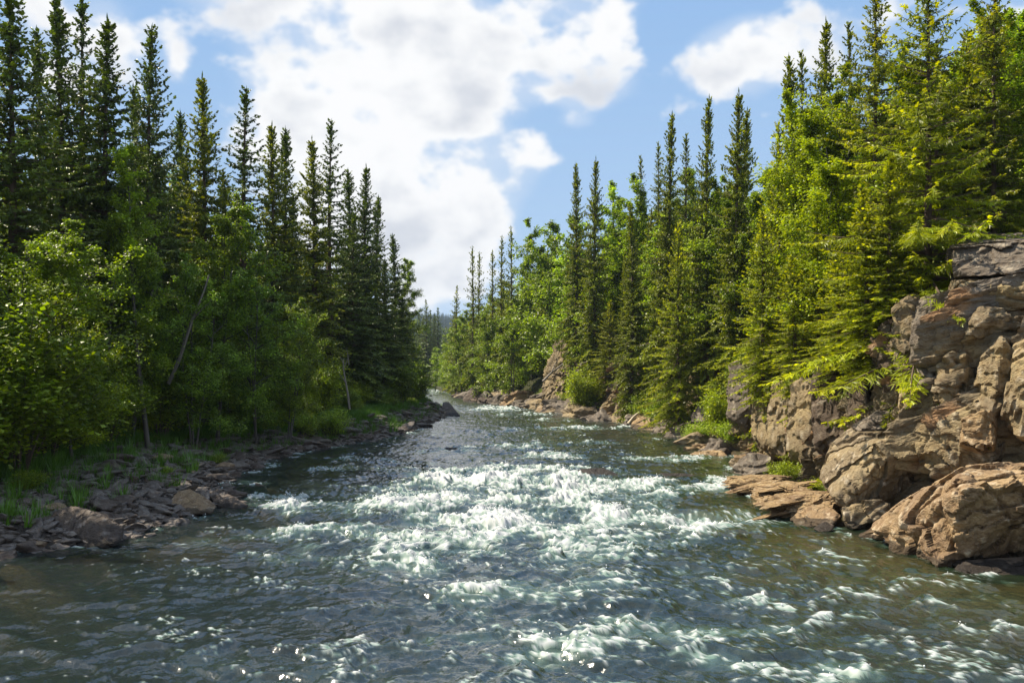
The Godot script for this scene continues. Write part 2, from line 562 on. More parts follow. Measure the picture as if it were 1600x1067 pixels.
func twig(crown: MB, p: Vector3, dir: Vector3, ln: float, wide: float, fine: int, tip: float, shade: float, r: RandomNumberGenerator) -> void:
	var side := dir.cross(Vector3.UP + Vector3(0.01, 0, 0.02)).normalized()
	side = side.rotated(dir, r.randf_range(-0.7, 0.7))
	var young := clampf(tip * r.randf_range(0.3, 1.25), 0, 1)
	var col := Color(0.335, 0.405, 0.15).lerp(Color(0.59, 0.63, 0.165), young)
	var k := shade * r.randf_range(0.85, 1.15)
	col = Color(col.r * k, col.g * k, col.b * k)
	crown.leaf(p, dir, side, ln, wide, wide * 0.5, col)
	var b := dir.cross(side)
	for j in fine:
		var f := (j + 0.6) / (fine + 0.4)
		var w := 1.0 if j % 2 else -1.0
		var d2 := (dir * 0.75 + side * (w * r.randf_range(0.4, 0.85)) + Vector3.DOWN * r.randf_range(-0.05, 0.45)).normalized()
		crown.leaf(p + dir * (ln * f * 0.85), d2, d2.cross(b.rotated(d2, r.randf_range(-0.9, 0.9))).normalized(), clampf(ln * (0.62 - 0.25 * f), 0.07, 0.4), wide * 0.8, wide * 0.4, col.lerp(Color(0.55, 0.59, 0.155), young * 0.25 * r.randf()))

func birch(wood: MB, limbs: MB, crown: MB, H: float, R: float, start: float, sd: int, leaves: int, size: float, lean: float, stems: int, bark: Color, hang := 0.5) -> void:
	var r := rng(sd + 500)
	var ends := []
	for st in stems:
		var la := r.randf() * TAU
		var ll := lean * r.randf_range(0.6, 1.2)
		var hh := H * (1.0 if st == 0 else r.randf_range(0.72, 0.95))
		var pts := PackedVector3Array()
		var rad := PackedFloat32Array()
		var ph := r.randf() * 6.0
		for k in 13:
			var t := k / 12.0
			var off := ll * hh * (t * 0.9 - 0.35 * t * t)
			pts.push_back(Vector3(cos(la) * off + 0.018 * H * sin(t * 6 + ph) * t + 0.12 * st, hh * t - (0.5 if k == 0 else 0.0), sin(la) * off + 0.018 * H * cos(t * 5 + ph) * t))
			rad.push_back(maxf(0.010, 0.0095 * H * pow(1 - t, 0.9) / sqrt(stems * 0.7 + 0.3)))
		wood.tube(pts, rad, 7, bark, 0.1)
		var many := int(26.0 / sqrt(stems))
		for k in many:
			var t := lerpf(start, 0.97, (k + r.randf() * 0.8) / many)
			var i0 := int(t * 12.0)
			var p := pts[i0].lerp(pts[mini(i0 + 1, 12)], t * 12.0 - i0)
			var tt := (t - start) / (1.0 - start)
			var L := R * (0.35 + 0.85 * sin(PI * clampf(0.16 + 0.78 * tt, 0, 1))) * r.randf_range(0.6, 1.15) * lerpf(1.0, 0.55, tt * tt)
			var az := k * 2.4 + r.randf_range(-0.5, 0.5)
			var el := lerpf(0.35, 1.1, tt) + r.randf_range(-0.2, 0.25)
			var dir := Vector3(cos(az) * cos(el), sin(el), sin(az) * cos(el))
			var lp := PackedVector3Array()
			var lr := PackedFloat32Array()
			for j in 6:
				var q := j / 5.0
				lp.push_back(p + dir * (L * q) + Vector3.DOWN * (hang * 0.42 * L * q * q) + Vector3(r.randf_range(-1, 1), r.randf_range(-1, 1), r.randf_range(-1, 1)) * 0.04 * L * q)
				lr.push_back(lerpf(0.012 + 0.010 * L, 0.004, q))
			limbs.tube(lp, lr, 4, bark.darkened(0.3))
			var twigs := 7
			for j in twigs:
				var q := lerpf(0.22, 1.0, (j + r.randf()) / twigs)
				var a := clampi(int(q * 5), 0, 4)
				var b0 := lp[a].lerp(lp[a + 1], q * 5 - a)
				var d2 := (dir * 0.5 + Vector3(r.randf_range(-1, 1), r.randf_range(-0.9 * hang - 0.2, 0.7), r.randf_range(-1, 1)) * 0.9).normalized()
				var l2 := L * r.randf_range(0.22, 0.48)
				var e0 := b0 + d2 * l2 + Vector3.DOWN * l2 * 0.3 * hang
				limbs.tube(PackedVector3Array([b0, b0 + d2 * l2 * 0.55, e0]), PackedFloat32Array([0.009, 0.006, 0.003]), 3, bark.darkened(0.4))
				ends.push_back([b0, e0, l2, r.randf_range(0.8, 1.16)])
	var each := maxi(1, leaves / ends.size())
	for e in ends:
		var k := int(each * r.randf_range(0.5, 1.5))
		for j in k:
			var q := r.randf_range(0.1, 1.12)
			var spread: float = 0.07 + 0.24 * e[2]
			var p: Vector3 = e[0].lerp(e[1], q) + Vector3(r.randfn(0, 1), r.randfn(0, 0.8), r.randfn(0, 1)) * spread * 0.55
			p.y -= absf(r.randfn(0, 0.12)) * hang
			green_leaf(crown, p, size, e[3], r, 0.45)

func green_leaf(crown: MB, p: Vector3, size: float, shade: float, r: RandomNumberGenerator, fall: float) -> void:
	var az := r.randf() * TAU
	var dir := Vector3(cos(az), r.randf_range(-0.9, 0.55) - fall * 0.4, sin(az)).normalized()
	var side := dir.cross(Vector3(r.randf_range(-0.7, 0.7), 1, r.randf_range(-0.7, 0.7))).normalized()
	var col := Color(0.385, 0.48, 0.155).lerp(Color(0.58, 0.65, 0.225), r.randf())
	var k := shade * r.randf_range(0.85, 1.15)
	var sz := size * r.randf_range(0.7, 1.3)
	crown.leaf(p, dir, side, sz, sz * 0.40, sz * 0.12, Color(col.r * k, col.g * k, col.b * k))

func shrub(wood: MB, crown: MB, H: float, R: float, sd: int, leaves: int, size: float, narrow := 0.4) -> void:
	var r := rng(sd + 900)
	var ends := []
	var stems := 16
	for k in stems:
		var az := k * 2.4 + r.randf()
		var out := R * sqrt((k + 0.5) / stems) * r.randf_range(0.7, 1.1)
		var hh := H * (1.0 - 0.5 * pow(out / (R * 1.1), 2.0)) * r.randf_range(0.7, 1.1)
		var tip := Vector3(cos(az) * out, hh, sin(az) * out)
		var m := Vector3(cos(az) * out * 0.35, hh * 0.55, sin(az) * out * 0.35)
		wood.tube(PackedVector3Array([Vector3(cos(az), -0.6, sin(az)) * 0.1, m, tip]), PackedFloat32Array([0.025, 0.015, 0.004]), 4, Color(0.36, 0.31, 0.26))
		for j in 7:
			var q := r.randf_range(0.25, 1.0)
			var b0 := m.lerp(tip, (q - 0.4) / 0.6) if q > 0.4 else Vector3.ZERO.lerp(m, q / 0.4)
			var e0 := b0 + Vector3(r.randf_range(-1, 1), r.randf_range(-0.3, 0.9), r.randf_range(-1, 1)) * 0.3 * R
			ends.push_back([b0, e0, 0.3 * R, r.randf_range(0.8, 1.15)])
	for e in ends:
		for j in maxi(1, leaves / ends.size()):
			var p: Vector3 = e[0].lerp(e[1], r.randf_range(0.0, 1.1)) + Vector3(r.randfn(0, 1), r.randfn(0, 1), r.randfn(0, 1)) * 0.10 * R
			p.y = maxf(p.y, 0.02)
			green_leaf(crown, p, size, e[3], r, 0.1)

# every prototype is grown by its own task
var PLANS := [
	# spruces: H, R, start, seed, gap, twig spacing, fine twigs, thin, needle width, share of young growth
	["s", 18.0, 3.0, 0.03, 1, 0.235, 0.16, 4, 0.05, 0.062, 0.45],
	["s", 18.0, 2.5, 0.06, 2, 0.23, 0.155, 4, 0.08, 0.062, 0.40],
	["s", 18.0, 3.6, 0.02, 3, 0.25, 0.18, 4, 0.04, 0.066, 0.55],
	["s", 18.0, 2.2, 0.10, 4, 0.30, 0.16, 3, 0.24, 0.06, 0.30],
	["s", 16.0, 4.6, 0.02, 5, 0.27, 0.16, 7, 0.10, 0.030, 1.0],
	["s", 14.0, 3.1, 0.00, 6, 0.26, 0.16, 5, 0.05, 0.036, 1.0],
	["s", 18.0, 2.9, 0.03, 7, 0.42, 0.32, 3, 0.05, 0.10, 0.6],
	["s", 18.0, 2.3, 0.05, 8, 0.42, 0.30, 3, 0.10, 0.10, 0.5],
	["s", 18.0, 3.3, 0.00, 9, 0.45, 0.34, 3, 0.05, 0.11, 0.8],
	# birches: H, R, start, seed, leaves, leaf size, lean, stems, hang
	["b", 13.0, 2.5, 0.28, 1, 22000, 0.125, 0.10, 1, 0.6],
	["b", 13.0, 2.9, 0.22, 2, 24000, 0.125, 0.16, 2, 0.6],
	["b", 12.0, 3.3, 0.16, 3, 28000, 0.12, 0.22, 3, 0.5],
	["b", 14.0, 1.8, 0.25, 4, 16000, 0.115, 0.24, 1, 0.4],
	["b", 13.0, 2.6, 0.15, 5, 10000, 0.20, 0.12, 2, 0.6],
	["b", 13.0, 3.1, 0.12, 6, 11000, 0.21, 0.15, 2, 0.6],
	# shrubs: H, R, seed, leaves, leaf size
	["h", 1.8, 1.3, 1, 6000, 0.085],
	["h", 1.2, 1.2, 2, 5000, 0.07],
	["h", 3.2, 1.7, 3, 9000, 0.10],
]

func grow(k: int) -> void:
	var p: Array = PLANS[k]
	var wood := MB.new()
	var limbs := MB.new()
	var crown := MB.new()
	match p[0]:
		"s": spruce(wood, limbs, crown, p[1], p[2], p[3], p[4] * 11, p[5], p[6], p[7], p[8], p[9], p[10])
		"b": birch(wood, limbs, crown, p[1], p[2], p[3], p[4] * 17, p[5], p[6], p[7], p[8], Color(0.34, 0.32, 0.30), p[9])
		"h": shrub(wood, crown, p[1], p[2], p[3] * 23, p[4], p[5])
	wood.normals()
	results[k] = [wood, crown, limbs]

var protos := []

func plant(called: String, k: int, x: float, d: float, tall: float, broad: float, turn: float, mat: String, label: String, category: String, group := "", sink := 0.15, base = null, lean := Vector2.ZERO) -> Node3D:
	var o: Node3D = protos[k].duplicate()
	o.name = numbered(called)
	o.position = Vector3(x, (ground(x, d) if base == null else base) - sink, -d)
	o.rotation = Vector3(lean.y, turn, lean.x)
	o.scale = Vector3(broad, tall, broad)
	add_child(o, true)
	var crown: MeshInstance3D = o.get_node("crown")
	crown.material_override = mats[mat]
	tag(o, label, category, group)
	return o

# ---------------------------------------------------------------- the sky
var BLOBS := [
	[330, -40, 120, 50, 0.9], [500, 20, 120, 75, 1.05], [600, 30, 150, 110, 1.2], [560, 130, 120, 90, 1.1], [650, 170, 110, 90, 1.2], [715, 85, 66, 66, 1.0], [570, 230, 130, 90, 1.1], [660, 270, 110, 70, 1.1], [720, 320, 90, 50, 1.0], [790, 262, 70, 34, 0.95], [838, 240, 26, 24, 0.8], [620, 350, 120, 70, 1.0], [740, 360, 60, 30, 0.7], [700, 440, 60, 40, 0.8], [640, 470, 100, 50, 0.9], [520, 330, 110, 90, 0.8],
	[890, 8, 100, 30, 0.62], [955, 40, 60, 50, 0.56], [872, 92, 70, 26, 0.6], [900, 145, 100, 22, 0.68], [955, 110, 50, 50, 0.58], [898, 190, 30, 14, 0.56],
	[1150, 95, 80, 50, 1.05], [1200, 75, 70, 40, 0.9], [1280, 60, 60, 40, 0.7], [1360, 70, 80, 50, 0.6], [1130, 60, 40, 22, 0.6],
	[60, 10, 70, 55, 0.85], [150, 40, 50, 50, 0.8], [195, 90, 36, 36, 0.75], [272, 88, 22, 34, 0.8], [120, 120, 90, 60, 0.8], [1580, 40, 60, 60, 0.8],
]
var sky_rows := []
const SKY_W := 4096
const SKY_H := 2048
var blob_at := []

func sky_row(k: int) -> void:
	var line := PackedByteArray()
	line.resize(SKY_W * 3)
	var el := (0.5 - (k + 0.5) / SKY_H) * PI
	var f1: FastNoiseLite = nz.cloud
	var f2: FastNoiseLite = nz.cloud2
	var ce := cos(el)
	var se := sin(el)
	var top := Color(0.20, 0.40, 0.75)
	var low := Color(0.52, 0.69, 0.88)
	var bg := low.lerp(top, pow(clampf(se * 1.75, 0, 1), 0.75))
	var near := []
	for b in blob_at:
		if absf(el - b[1]) < b[3] * 2.4: near.push_back(b)
	for j in SKY_W:
		var az := wrapf((j + 0.5) / SKY_W * TAU, -PI, PI)
		var dir := Vector3(sin(az) * ce, se, -cos(az) * ce)
		var n := f1.get_noise_3d(dir.x * 100, dir.y * 170, dir.z * 100)
		var cover := 0.0
		if absf(az) < 0.75 and el < 0.62:
			for b in near:
				var u: float = (az - b[0]) / b[2]
				var w: float = (el - b[1]) / b[3]
				var e := u * u + w * w
				if e < 5.0: cover = 1.0 - (1.0 - cover) * (1.0 - minf(0.97, b[4] * 0.92) * exp(-e * 0.8))
		var side := sm(0.5, 0.75, absf(az)) + sm(0.42, 0.62, el)
		if side > 0:
			var g := f2.get_noise_3d(dir.x * 100, dir.y * 150, dir.z * 100) * 0.5 + 0.42
			cover = lerpf(cover, g * 1.05, minf(side, 1.0))
		var n5 := f1.get_noise_3d(dir.x * 290 + 7, dir.y * 420, dir.z * 290)
		var dens := minf(cover, 0.86) - 0.46 + n * 0.52 + n5 * 0.70
		var a := sm(-0.09, 0.28, dens)
		var body := sm(0.12, 0.62, dens * 0.55 + f2.get_noise_3d(dir.x * 240 + 40, dir.y * 420, dir.z * 240) * 0.55)
		var wisp := sm(0.05, 0.5, cover - 0.25 + n * 0.5) * 0.3
		var white := Color(0.94, 0.945, 0.95).lerp(Color(0.66, 0.69, 0.75), body)
		var col := bg.lerp(white, clampf(a + wisp * (1 - a), 0, 1)).linear_to_srgb()
		line[j * 3] = int(clampf(col.r, 0, 1) * 255)
		line[j * 3 + 1] = int(clampf(col.g, 0, 1) * 255)
		line[j * 3 + 2] = int(clampf(col.b, 0, 1) * 255)
	sky_rows[k] = line

func build_sky() -> PanoramaSkyMaterial:
	noise("cloud", 12, 0.05, 6)
	noise("cloud2", 44, 0.017, 4)
	for b in BLOBS:
		var u: float = (b[0] - 800.0) / F
		var w: float = (HZ - b[1]) / F
		blob_at.push_back([atan(u), atan(w / sqrt(1 + u * u)), b[2] / F, b[3] / F, b[4]])
	sky_rows.resize(SKY_H)
	var half := SKY_H / 2 + 2
	WorkerThreadPool.wait_for_group_task_completion(WorkerThreadPool.add_group_task(sky_row, half))
	var data := PackedByteArray()
	for k in half: data.append_array(sky_rows[k])
	var floor_ := PackedByteArray()
	floor_.resize(SKY_W * 3 * (SKY_H - half))
	floor_.fill(70)
	data.append_array(floor_)
	sky_rows.clear()
	var m := PanoramaSkyMaterial.new()
	m.panorama = ImageTexture.create_from_image(Image.create_from_data(SKY_W, SKY_H, false, Image.FORMAT_RGB8, data))
	return m

# ---------------------------------------------------------------- the river
var RAPIDS := [   # where the water breaks: photo column and row of the middle, half width, half height, strength
	[800, 775, 160, 26, 0.85], [720, 760, 100, 18, 0.75], [860, 750, 100, 14, 0.72], [800, 840, 190, 24, 0.5], [900, 800, 110, 26, 0.7], [760, 815, 120, 22, 0.75], [930, 785, 90, 14, 0.7],
	[1030, 772, 130, 8, 0.95], [1135, 764, 26, 9, 0.8], [1100, 820, 140, 9, 1.0], [980, 835, 110, 16, 0.65], [1160, 815, 60, 9, 0.8],
	[480, 790, 85, 13, 0.95], [560, 803, 70, 14, 0.75], [600, 790, 50, 10, 0.5], [570, 842, 70, 14, 0.6], [480, 835, 70, 10, 0.45], [690, 780, 70, 12, 0.6],
	[700, 870, 150, 30, 0.42], [880, 880, 150, 30, 0.48], [560, 890, 130, 22, 0.30], [760, 925, 80, 14, 0.5], [800, 965, 80, 12, 0.5], [970, 965, 50, 12, 0.45],
	[1080, 905, 110, 16, 0.42], [1000, 920, 70, 12, 0.4], [905, 1018, 60, 16, 0.95], [830, 1035, 60, 14, 0.5], [960, 1045, 60, 12, 0.5], [1110, 1032, 90, 18, 0.8], [1200, 1045, 100, 18, 0.85], [1310, 1055, 90, 16, 0.8], [700, 1000, 120, 16, 0.36], [1000, 985, 160, 20, 0.4], [900, 940, 140, 18, 0.42], [1150, 940, 140, 16, 0.34], [640, 950, 120, 16, 0.3], [1060, 995, 110, 14, 0.38], [1240, 990, 90, 12, 0.3], [1490, 1000, 60, 8, 0.35], [1540, 1030, 60, 8, 0.3],
	[870, 722, 70, 5, 0.7], [1050, 727, 80, 5, 0.75], [800, 706, 70, 6, 0.6], [690, 712, 60, 5, 0.35], [930, 700, 90, 4, 0.4], [930, 675, 90, 3.5, 0.6], [860, 662, 60, 3, 0.45], [780, 642, 60, 5, 0.75], [820, 652, 60, 4, 0.5], [770, 680, 90, 5, 0.3], [560, 728, 60, 6, 0.4], [640, 735, 50, 6, 0.45], [510, 745, 60, 6, 0.4], [400, 775, 30, 6, 0.6],
	[350, 845, 110, 16, 0.30], [300, 890, 120, 14, 0.22], [430, 865, 100, 14, 0.3], [1380, 930, 120, 10, 0.2], [300, 803, 30, 3, 0.6],
	[680, 612, 30, 5, 0.75],
]
var LEDGES := [   # sills over which the water drops towards us: middle column and row, half width, drop
	[1010, 764, 160, 0.30], [1110, 812, 150, 0.24], [470, 778, 80, 0.16],
]
var rapid_at := []
var ledge_at := []
var wrows := []
var wd := PackedFloat32Array()
const WC := 520

func level(x: float, d: float) -> float:
	var h := 0.0
	for l in ledge_at:
		h += l[3] * sm(l[1] - 0.5, l[1] + 1.1, d + nz.land.get_noise_2d(x * 3.0, 7.0) * 1.2) * (0.35 + 0.65 * exp(-pow((x - l[0]) / l[2], 2.0)))
	return minf(h, 0.32)

func water_row(k: int) -> void:
	var d := wd[k]
	var l := xl(d) - 1.5
	var r := xr(d) + 1.6
	var pts := PackedVector3Array()
	var cols := PackedColorArray()
	var foam := PackedFloat32Array()
	var near := []
	for e in rapid_at:
		if absf(d - e[1]) < e[3] * 2.4: near.push_back(e)
	var w1: FastNoiseLite = nz.w1
	var w2: FastNoiseLite = nz.w2
	var w3: FastNoiseLite = nz.w3
	var w4: FastNoiseLite = nz.w4
	var lace: FastNoiseLite = nz.lace
	var lace2: FastNoiseLite = nz.lace2
	for j in WC:
		var x := lerpf(l, r, float(j) / (WC - 1))
		var m := 0.0
		for e in near:
			var u: float = (x - e[0]) / e[2]
			var w: float = (d - e[1]) / e[3]
			m = 1.0 - (1.0 - m) * (1.0 - e[4] * exp(-(u * u + w * w) * 0.9))
		var bank := sm(0.0, 2.5, minf(x - l - 1.2, r - 1.2 - x))
		m *= clampf(0.80 + 1.5 * nz.land.get_noise_2d(x * 3.4 + 500.0, d * 2.3), 0.42, 1.15)
		m = maxf(m, lerpf(0.14, 0.24, sm(34.0, 22.0, d)) * bank * sm(120.0, 50.0, d) * sm(-9.0, -2.0, x + nz.land.get_noise_2d(x * 2.0, d * 2.0) * 6.0))
		var shore := minf(x - l - 1.5, r - 1.6 - x)
		m = maxf(m, 0.5 * sm(1.1, 0.1, shore) * sm(-0.05, 0.25, nz.land.get_noise_2d(x * 6.0, d * 5.0 + 90.0)))
		var t := (0.30 + 0.9 * m) * (0.25 + 0.75 * bank)
		var qx := x + 0.85 * w1.get_noise_2d(x * 1.1 + 31, d * 1.1)
		var qd := d + 0.85 * w1.get_noise_2d(x * 1.1, d * 1.1 + 57)
		var n1 := w1.get_noise_2d(qx * 0.55, qd * 0.75)
		var n2 := w2.get_noise_2d(qx, qd * 1.25)
		var n3 := w3.get_noise_2d(qx * 0.8, qd * 1.35)
		var slick := sm(-0.25, 0.3, nz.land.get_noise_2d(x * 2.2 + 300.0, d * 1.2)) + m
		var n4 := w4.get_noise_2d(x, d * 1.4)
		var y := level(x, d) + t * (0.33 * n1 + 0.17 * (n2 * 0.5 + 0.1)) + 0.042 * (0.35 + t) * (0.35 + 0.9 * slick) * n3 + 0.010 * slick * n4
		var rr := lace.get_noise_2d(qx, qd * 1.15) * 0.5 + 0.5
		var r2 := lace2.get_noise_2d(qx + 0.2 * n3, qd * 1.25) * 0.5 + 0.5
		var f := m * 0.62 + rr * 0.74 + 0.32 * r2 + 0.22 * n1 + 0.10 * n4 + 0.12 * n2 + 0.10 * n3 - 1.07
		if f > 0: y += 0.10 * f + (0.008 * w4.get_noise_2d(x * 0.9 + 9, d * 1.2) + 0.015 * n3) * minf(1.0, f * 3.0)
		pts.push_back(Vector3(x, y, -d))
		foam.push_back(f)
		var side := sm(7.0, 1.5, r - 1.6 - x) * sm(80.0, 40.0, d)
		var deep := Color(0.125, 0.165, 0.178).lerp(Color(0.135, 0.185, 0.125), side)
		var air := sm(-0.85, 0.02, f) * sm(0.08, 0.5, m)
		var col := deep.lerp(Color(0.37, 0.47, 0.42), air * 0.8)
		if f > -0.02:
			col = Color(0.36, 0.46, 0.42).lerp(Color(0.745, 0.75, 0.75), sm(-0.08, 0.32, f + 0.22 * n4 + 0.16 * n3 + 0.3 * (r2 - 0.6)))
		cols.push_back(col)
	wrows[k] = [pts, cols, foam]

func build_river() -> void:
	for e in RAPIDS:
		var d0: float = EYE * F / (e[1] - e[3] - HZ)
		var d1: float = EYE * F / (e[1] + e[3] - HZ)
		var dc := (d0 + d1) * 0.5
		rapid_at.push_back([wx(e[0], EYE * F / (e[1] - HZ)), dc, e[2] / F * dc, (d0 - d1) * 0.5, e[4]])
	for e in LEDGES:
		var dc: float = EYE * F / (e[1] - HZ)
		ledge_at.push_back([wx(e[0], dc), dc, e[2] / F * dc, e[3]])
	noise("w1", 61, 0.55, 3)
	noise("w2", 62, 0.7, 2, FastNoiseLite.TYPE_SIMPLEX_SMOOTH, FastNoiseLite.FRACTAL_RIDGED)
	noise("w3", 63, 1.7, 2)
	noise("w4", 64, 6.0, 2)
	noise("lace2", 66, 2.2, 4, FastNoiseLite.TYPE_SIMPLEX_SMOOTH, FastNoiseLite.FRACTAL_RIDGED)
	noise("lace", 65, 0.75, 5, FastNoiseLite.TYPE_SIMPLEX_SMOOTH, FastNoiseLite.FRACTAL_RIDGED)
	var d := 11.0
	while d < 330.0:
		wd.push_back(d)
		d *= 1.0046
	wrows.resize(wd.size())
	WorkerThreadPool.wait_for_group_task_completion(WorkerThreadPool.add_group_task(water_row, wd.size()))
	var v := PackedVector3Array()
	var c := PackedColorArray()
	var foam := PackedFloat32Array()
	for row in wrows:
		v.append_array(row[0])
		c.append_array(row[1])
		foam.append_array(row[2])
	wrows.clear()
	var n := PackedVector3Array()
	n.resize(v.size())
	var rows := wd.size()
	for a in rows:
		for b in WC:
			var p := a * WC + b
			var dx := v[a * WC + mini(b + 1, WC - 1)] - v[a * WC + maxi(b - 1, 0)]
			var dz := v[mini(a + 1, rows - 1) * WC + b] - v[maxi(a - 1, 0) * WC + b]
			n[p] = dx.cross(dz).normalized()
			if n[p].y < 0: n[p] = -n[p]
	var wi := PackedInt32Array()
	var fi := PackedInt32Array()
	for a in rows - 1:
		for b in WC - 1:
			var p := a * WC + b
			var q := p + WC
			if foam[p] + foam[q] + foam[p + 1] > 0:
				fi.push_back(p); fi.push_back(q); fi.push_back(p + 1)
			else:
				wi.push_back(p); wi.push_back(q); wi.push_back(p + 1)
			if foam[p + 1] + foam[q] + foam[q + 1] > 0:
				fi.push_back(p + 1); fi.push_back(q); fi.push_back(q + 1)
			else:
				wi.push_back(p + 1); wi.push_back(q); wi.push_back(q + 1)
	var mesh := ArrayMesh.new()
	for idx in [wi, fi]:
		var arr := []
		arr.resize(Mesh.ARRAY_MAX)
		arr[Mesh.ARRAY_VERTEX] = v
		arr[Mesh.ARRAY_NORMAL] = n
		arr[Mesh.ARRAY_COLOR] = c
		arr[Mesh.ARRAY_INDEX] = idx
		mesh.add_surface_from_arrays(Mesh.PRIMITIVE_TRIANGLES, arr)
	mesh.surface_set_material(0, mats.water)
	mesh.surface_set_material(1, mats.foam)
	var o := MeshInstance3D.new()
	o.name = numbered("river")
	o.mesh = mesh
	add_child(o, true)
	tag(o, "fast river with white rapids between the two banks", "", "", "structure")
	# drops thrown up by the breaking water
	var r := rng(77)
	var spots := []
	var tries := 0
	while spots.size() < 5000 and tries < 400000:
		tries += 1
		var p := r.randi_range(0, v.size() - 1)
		if foam[p] > 0.12 and -v[p].z < 62 and r.randf() < foam[p] * 1.3:
			spots.push_back(v[p] + Vector3(r.randfn(0, 0.06), absf(r.randfn(0, 0.10)) * minf(1.2, foam[p] * 2.0), r.randfn(0, 0.06)))
	var mm := MultiMesh.new()
	mm.transform_format = MultiMesh.TRANSFORM_3D
	var drop := SphereMesh.new()
	drop.radius = 0.014
	drop.height = 0.03
	drop.radial_segments = 5
	drop.rings = 3
	mm.mesh = drop
	mm.instance_count = spots.size()
	for k in spots.size():
		mm.set_instance_transform(k, Transform3D(Basis().scaled(Vector3.ONE * r.randf_range(0.5, 1.5)), spots[k]))
	var sp := MultiMeshInstance3D.new()
	sp.name = "water_spray"
	sp.multimesh = mm
	var dm := StandardMaterial3D.new()
	dm.albedo_color = Color(0.95, 0.96, 0.96)
	dm.roughness = 0.3
	sp.material_override = dm
	add_child(sp, true)
	tag(sp, "white drops thrown up by the rapids", "spray", "", "stuff")

# ---------------------------------------------------------------- the right bank's cliff
func cliff_point(d: float, t: float) -> Array:
	var top := table(CLIFF_TOP, d) + 0.25
	var over := maxf(0.0, t - 0.88) / 0.12
	t = minf(t / 0.88, 1.0)
	var y := t * top - 0.5 * (1 - t)
	var x := xr(d) + table(CLIFF_AT, d) + 0.35 + 1.5 * pow(t, 1.4) + over * 4.0
	var s := d
	# joints lean over to the right, bedding dips gently upstream
	var a := s * 0.95 + y * 0.35
	var b := y * 0.9 - s * 0.22
	var warp: float = nz.rock.get_noise_2d(a * 0.3, b * 0.3)
	var big := facet(a * 0.52 + warp * 0.3, b * 0.40, 3, 1.3)
	var mid := facet(a * 1.25 + warp * 0.5 + 50, b * 0.85, 5, 1.2)
	var small := facet(a * 3.0 + 150, b * 2.3 + warp, 8, 1.0)
	var rough: float = nz.rock.get_noise_3d(s * 2.0, y * 2.4, 3.0)
	var lay := b * 2.6 + rough * 0.5
	var groove := sm(0.16, 0.0, absf(lay - roundf(lay)))
	var out := 0.62 * big.x + 0.34 * mid.x + 0.11 * small.x + 0.07 * rough - 0.04 * groove - 0.42 * sm(0.10, 0.0, big.y) - 0.26 * sm(0.09, 0.0, mid.y) - 0.07 * sm(0.12, 0.0, small.y)
	x -= out * (1.0 - 0.8 * over)
	y += over * 0.25 * mid.x
	var pos := Vector3(x, y, -d + 0.25 * big.x + 0.12 * mid.x + 0.06 * rough)
	var n2: float = nz.rock.get_noise_3d(s * 0.5, y * 0.5, 11.0)
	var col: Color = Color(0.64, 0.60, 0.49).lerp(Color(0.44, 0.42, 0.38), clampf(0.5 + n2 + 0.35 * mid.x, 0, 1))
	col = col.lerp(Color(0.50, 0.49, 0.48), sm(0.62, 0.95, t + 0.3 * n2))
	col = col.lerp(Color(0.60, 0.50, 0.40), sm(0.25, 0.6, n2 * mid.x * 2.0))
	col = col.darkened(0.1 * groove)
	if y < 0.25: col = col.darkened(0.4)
	return [pos, col]

var crows := []
func cliff_row(k: int) -> void:
	var d := 19.0 + k * 0.0705
	var p := PackedVector3Array()
	var c := PackedColorArray()
	for j in 150:
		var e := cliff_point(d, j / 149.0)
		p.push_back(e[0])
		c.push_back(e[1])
	crows[k] = [p, c]

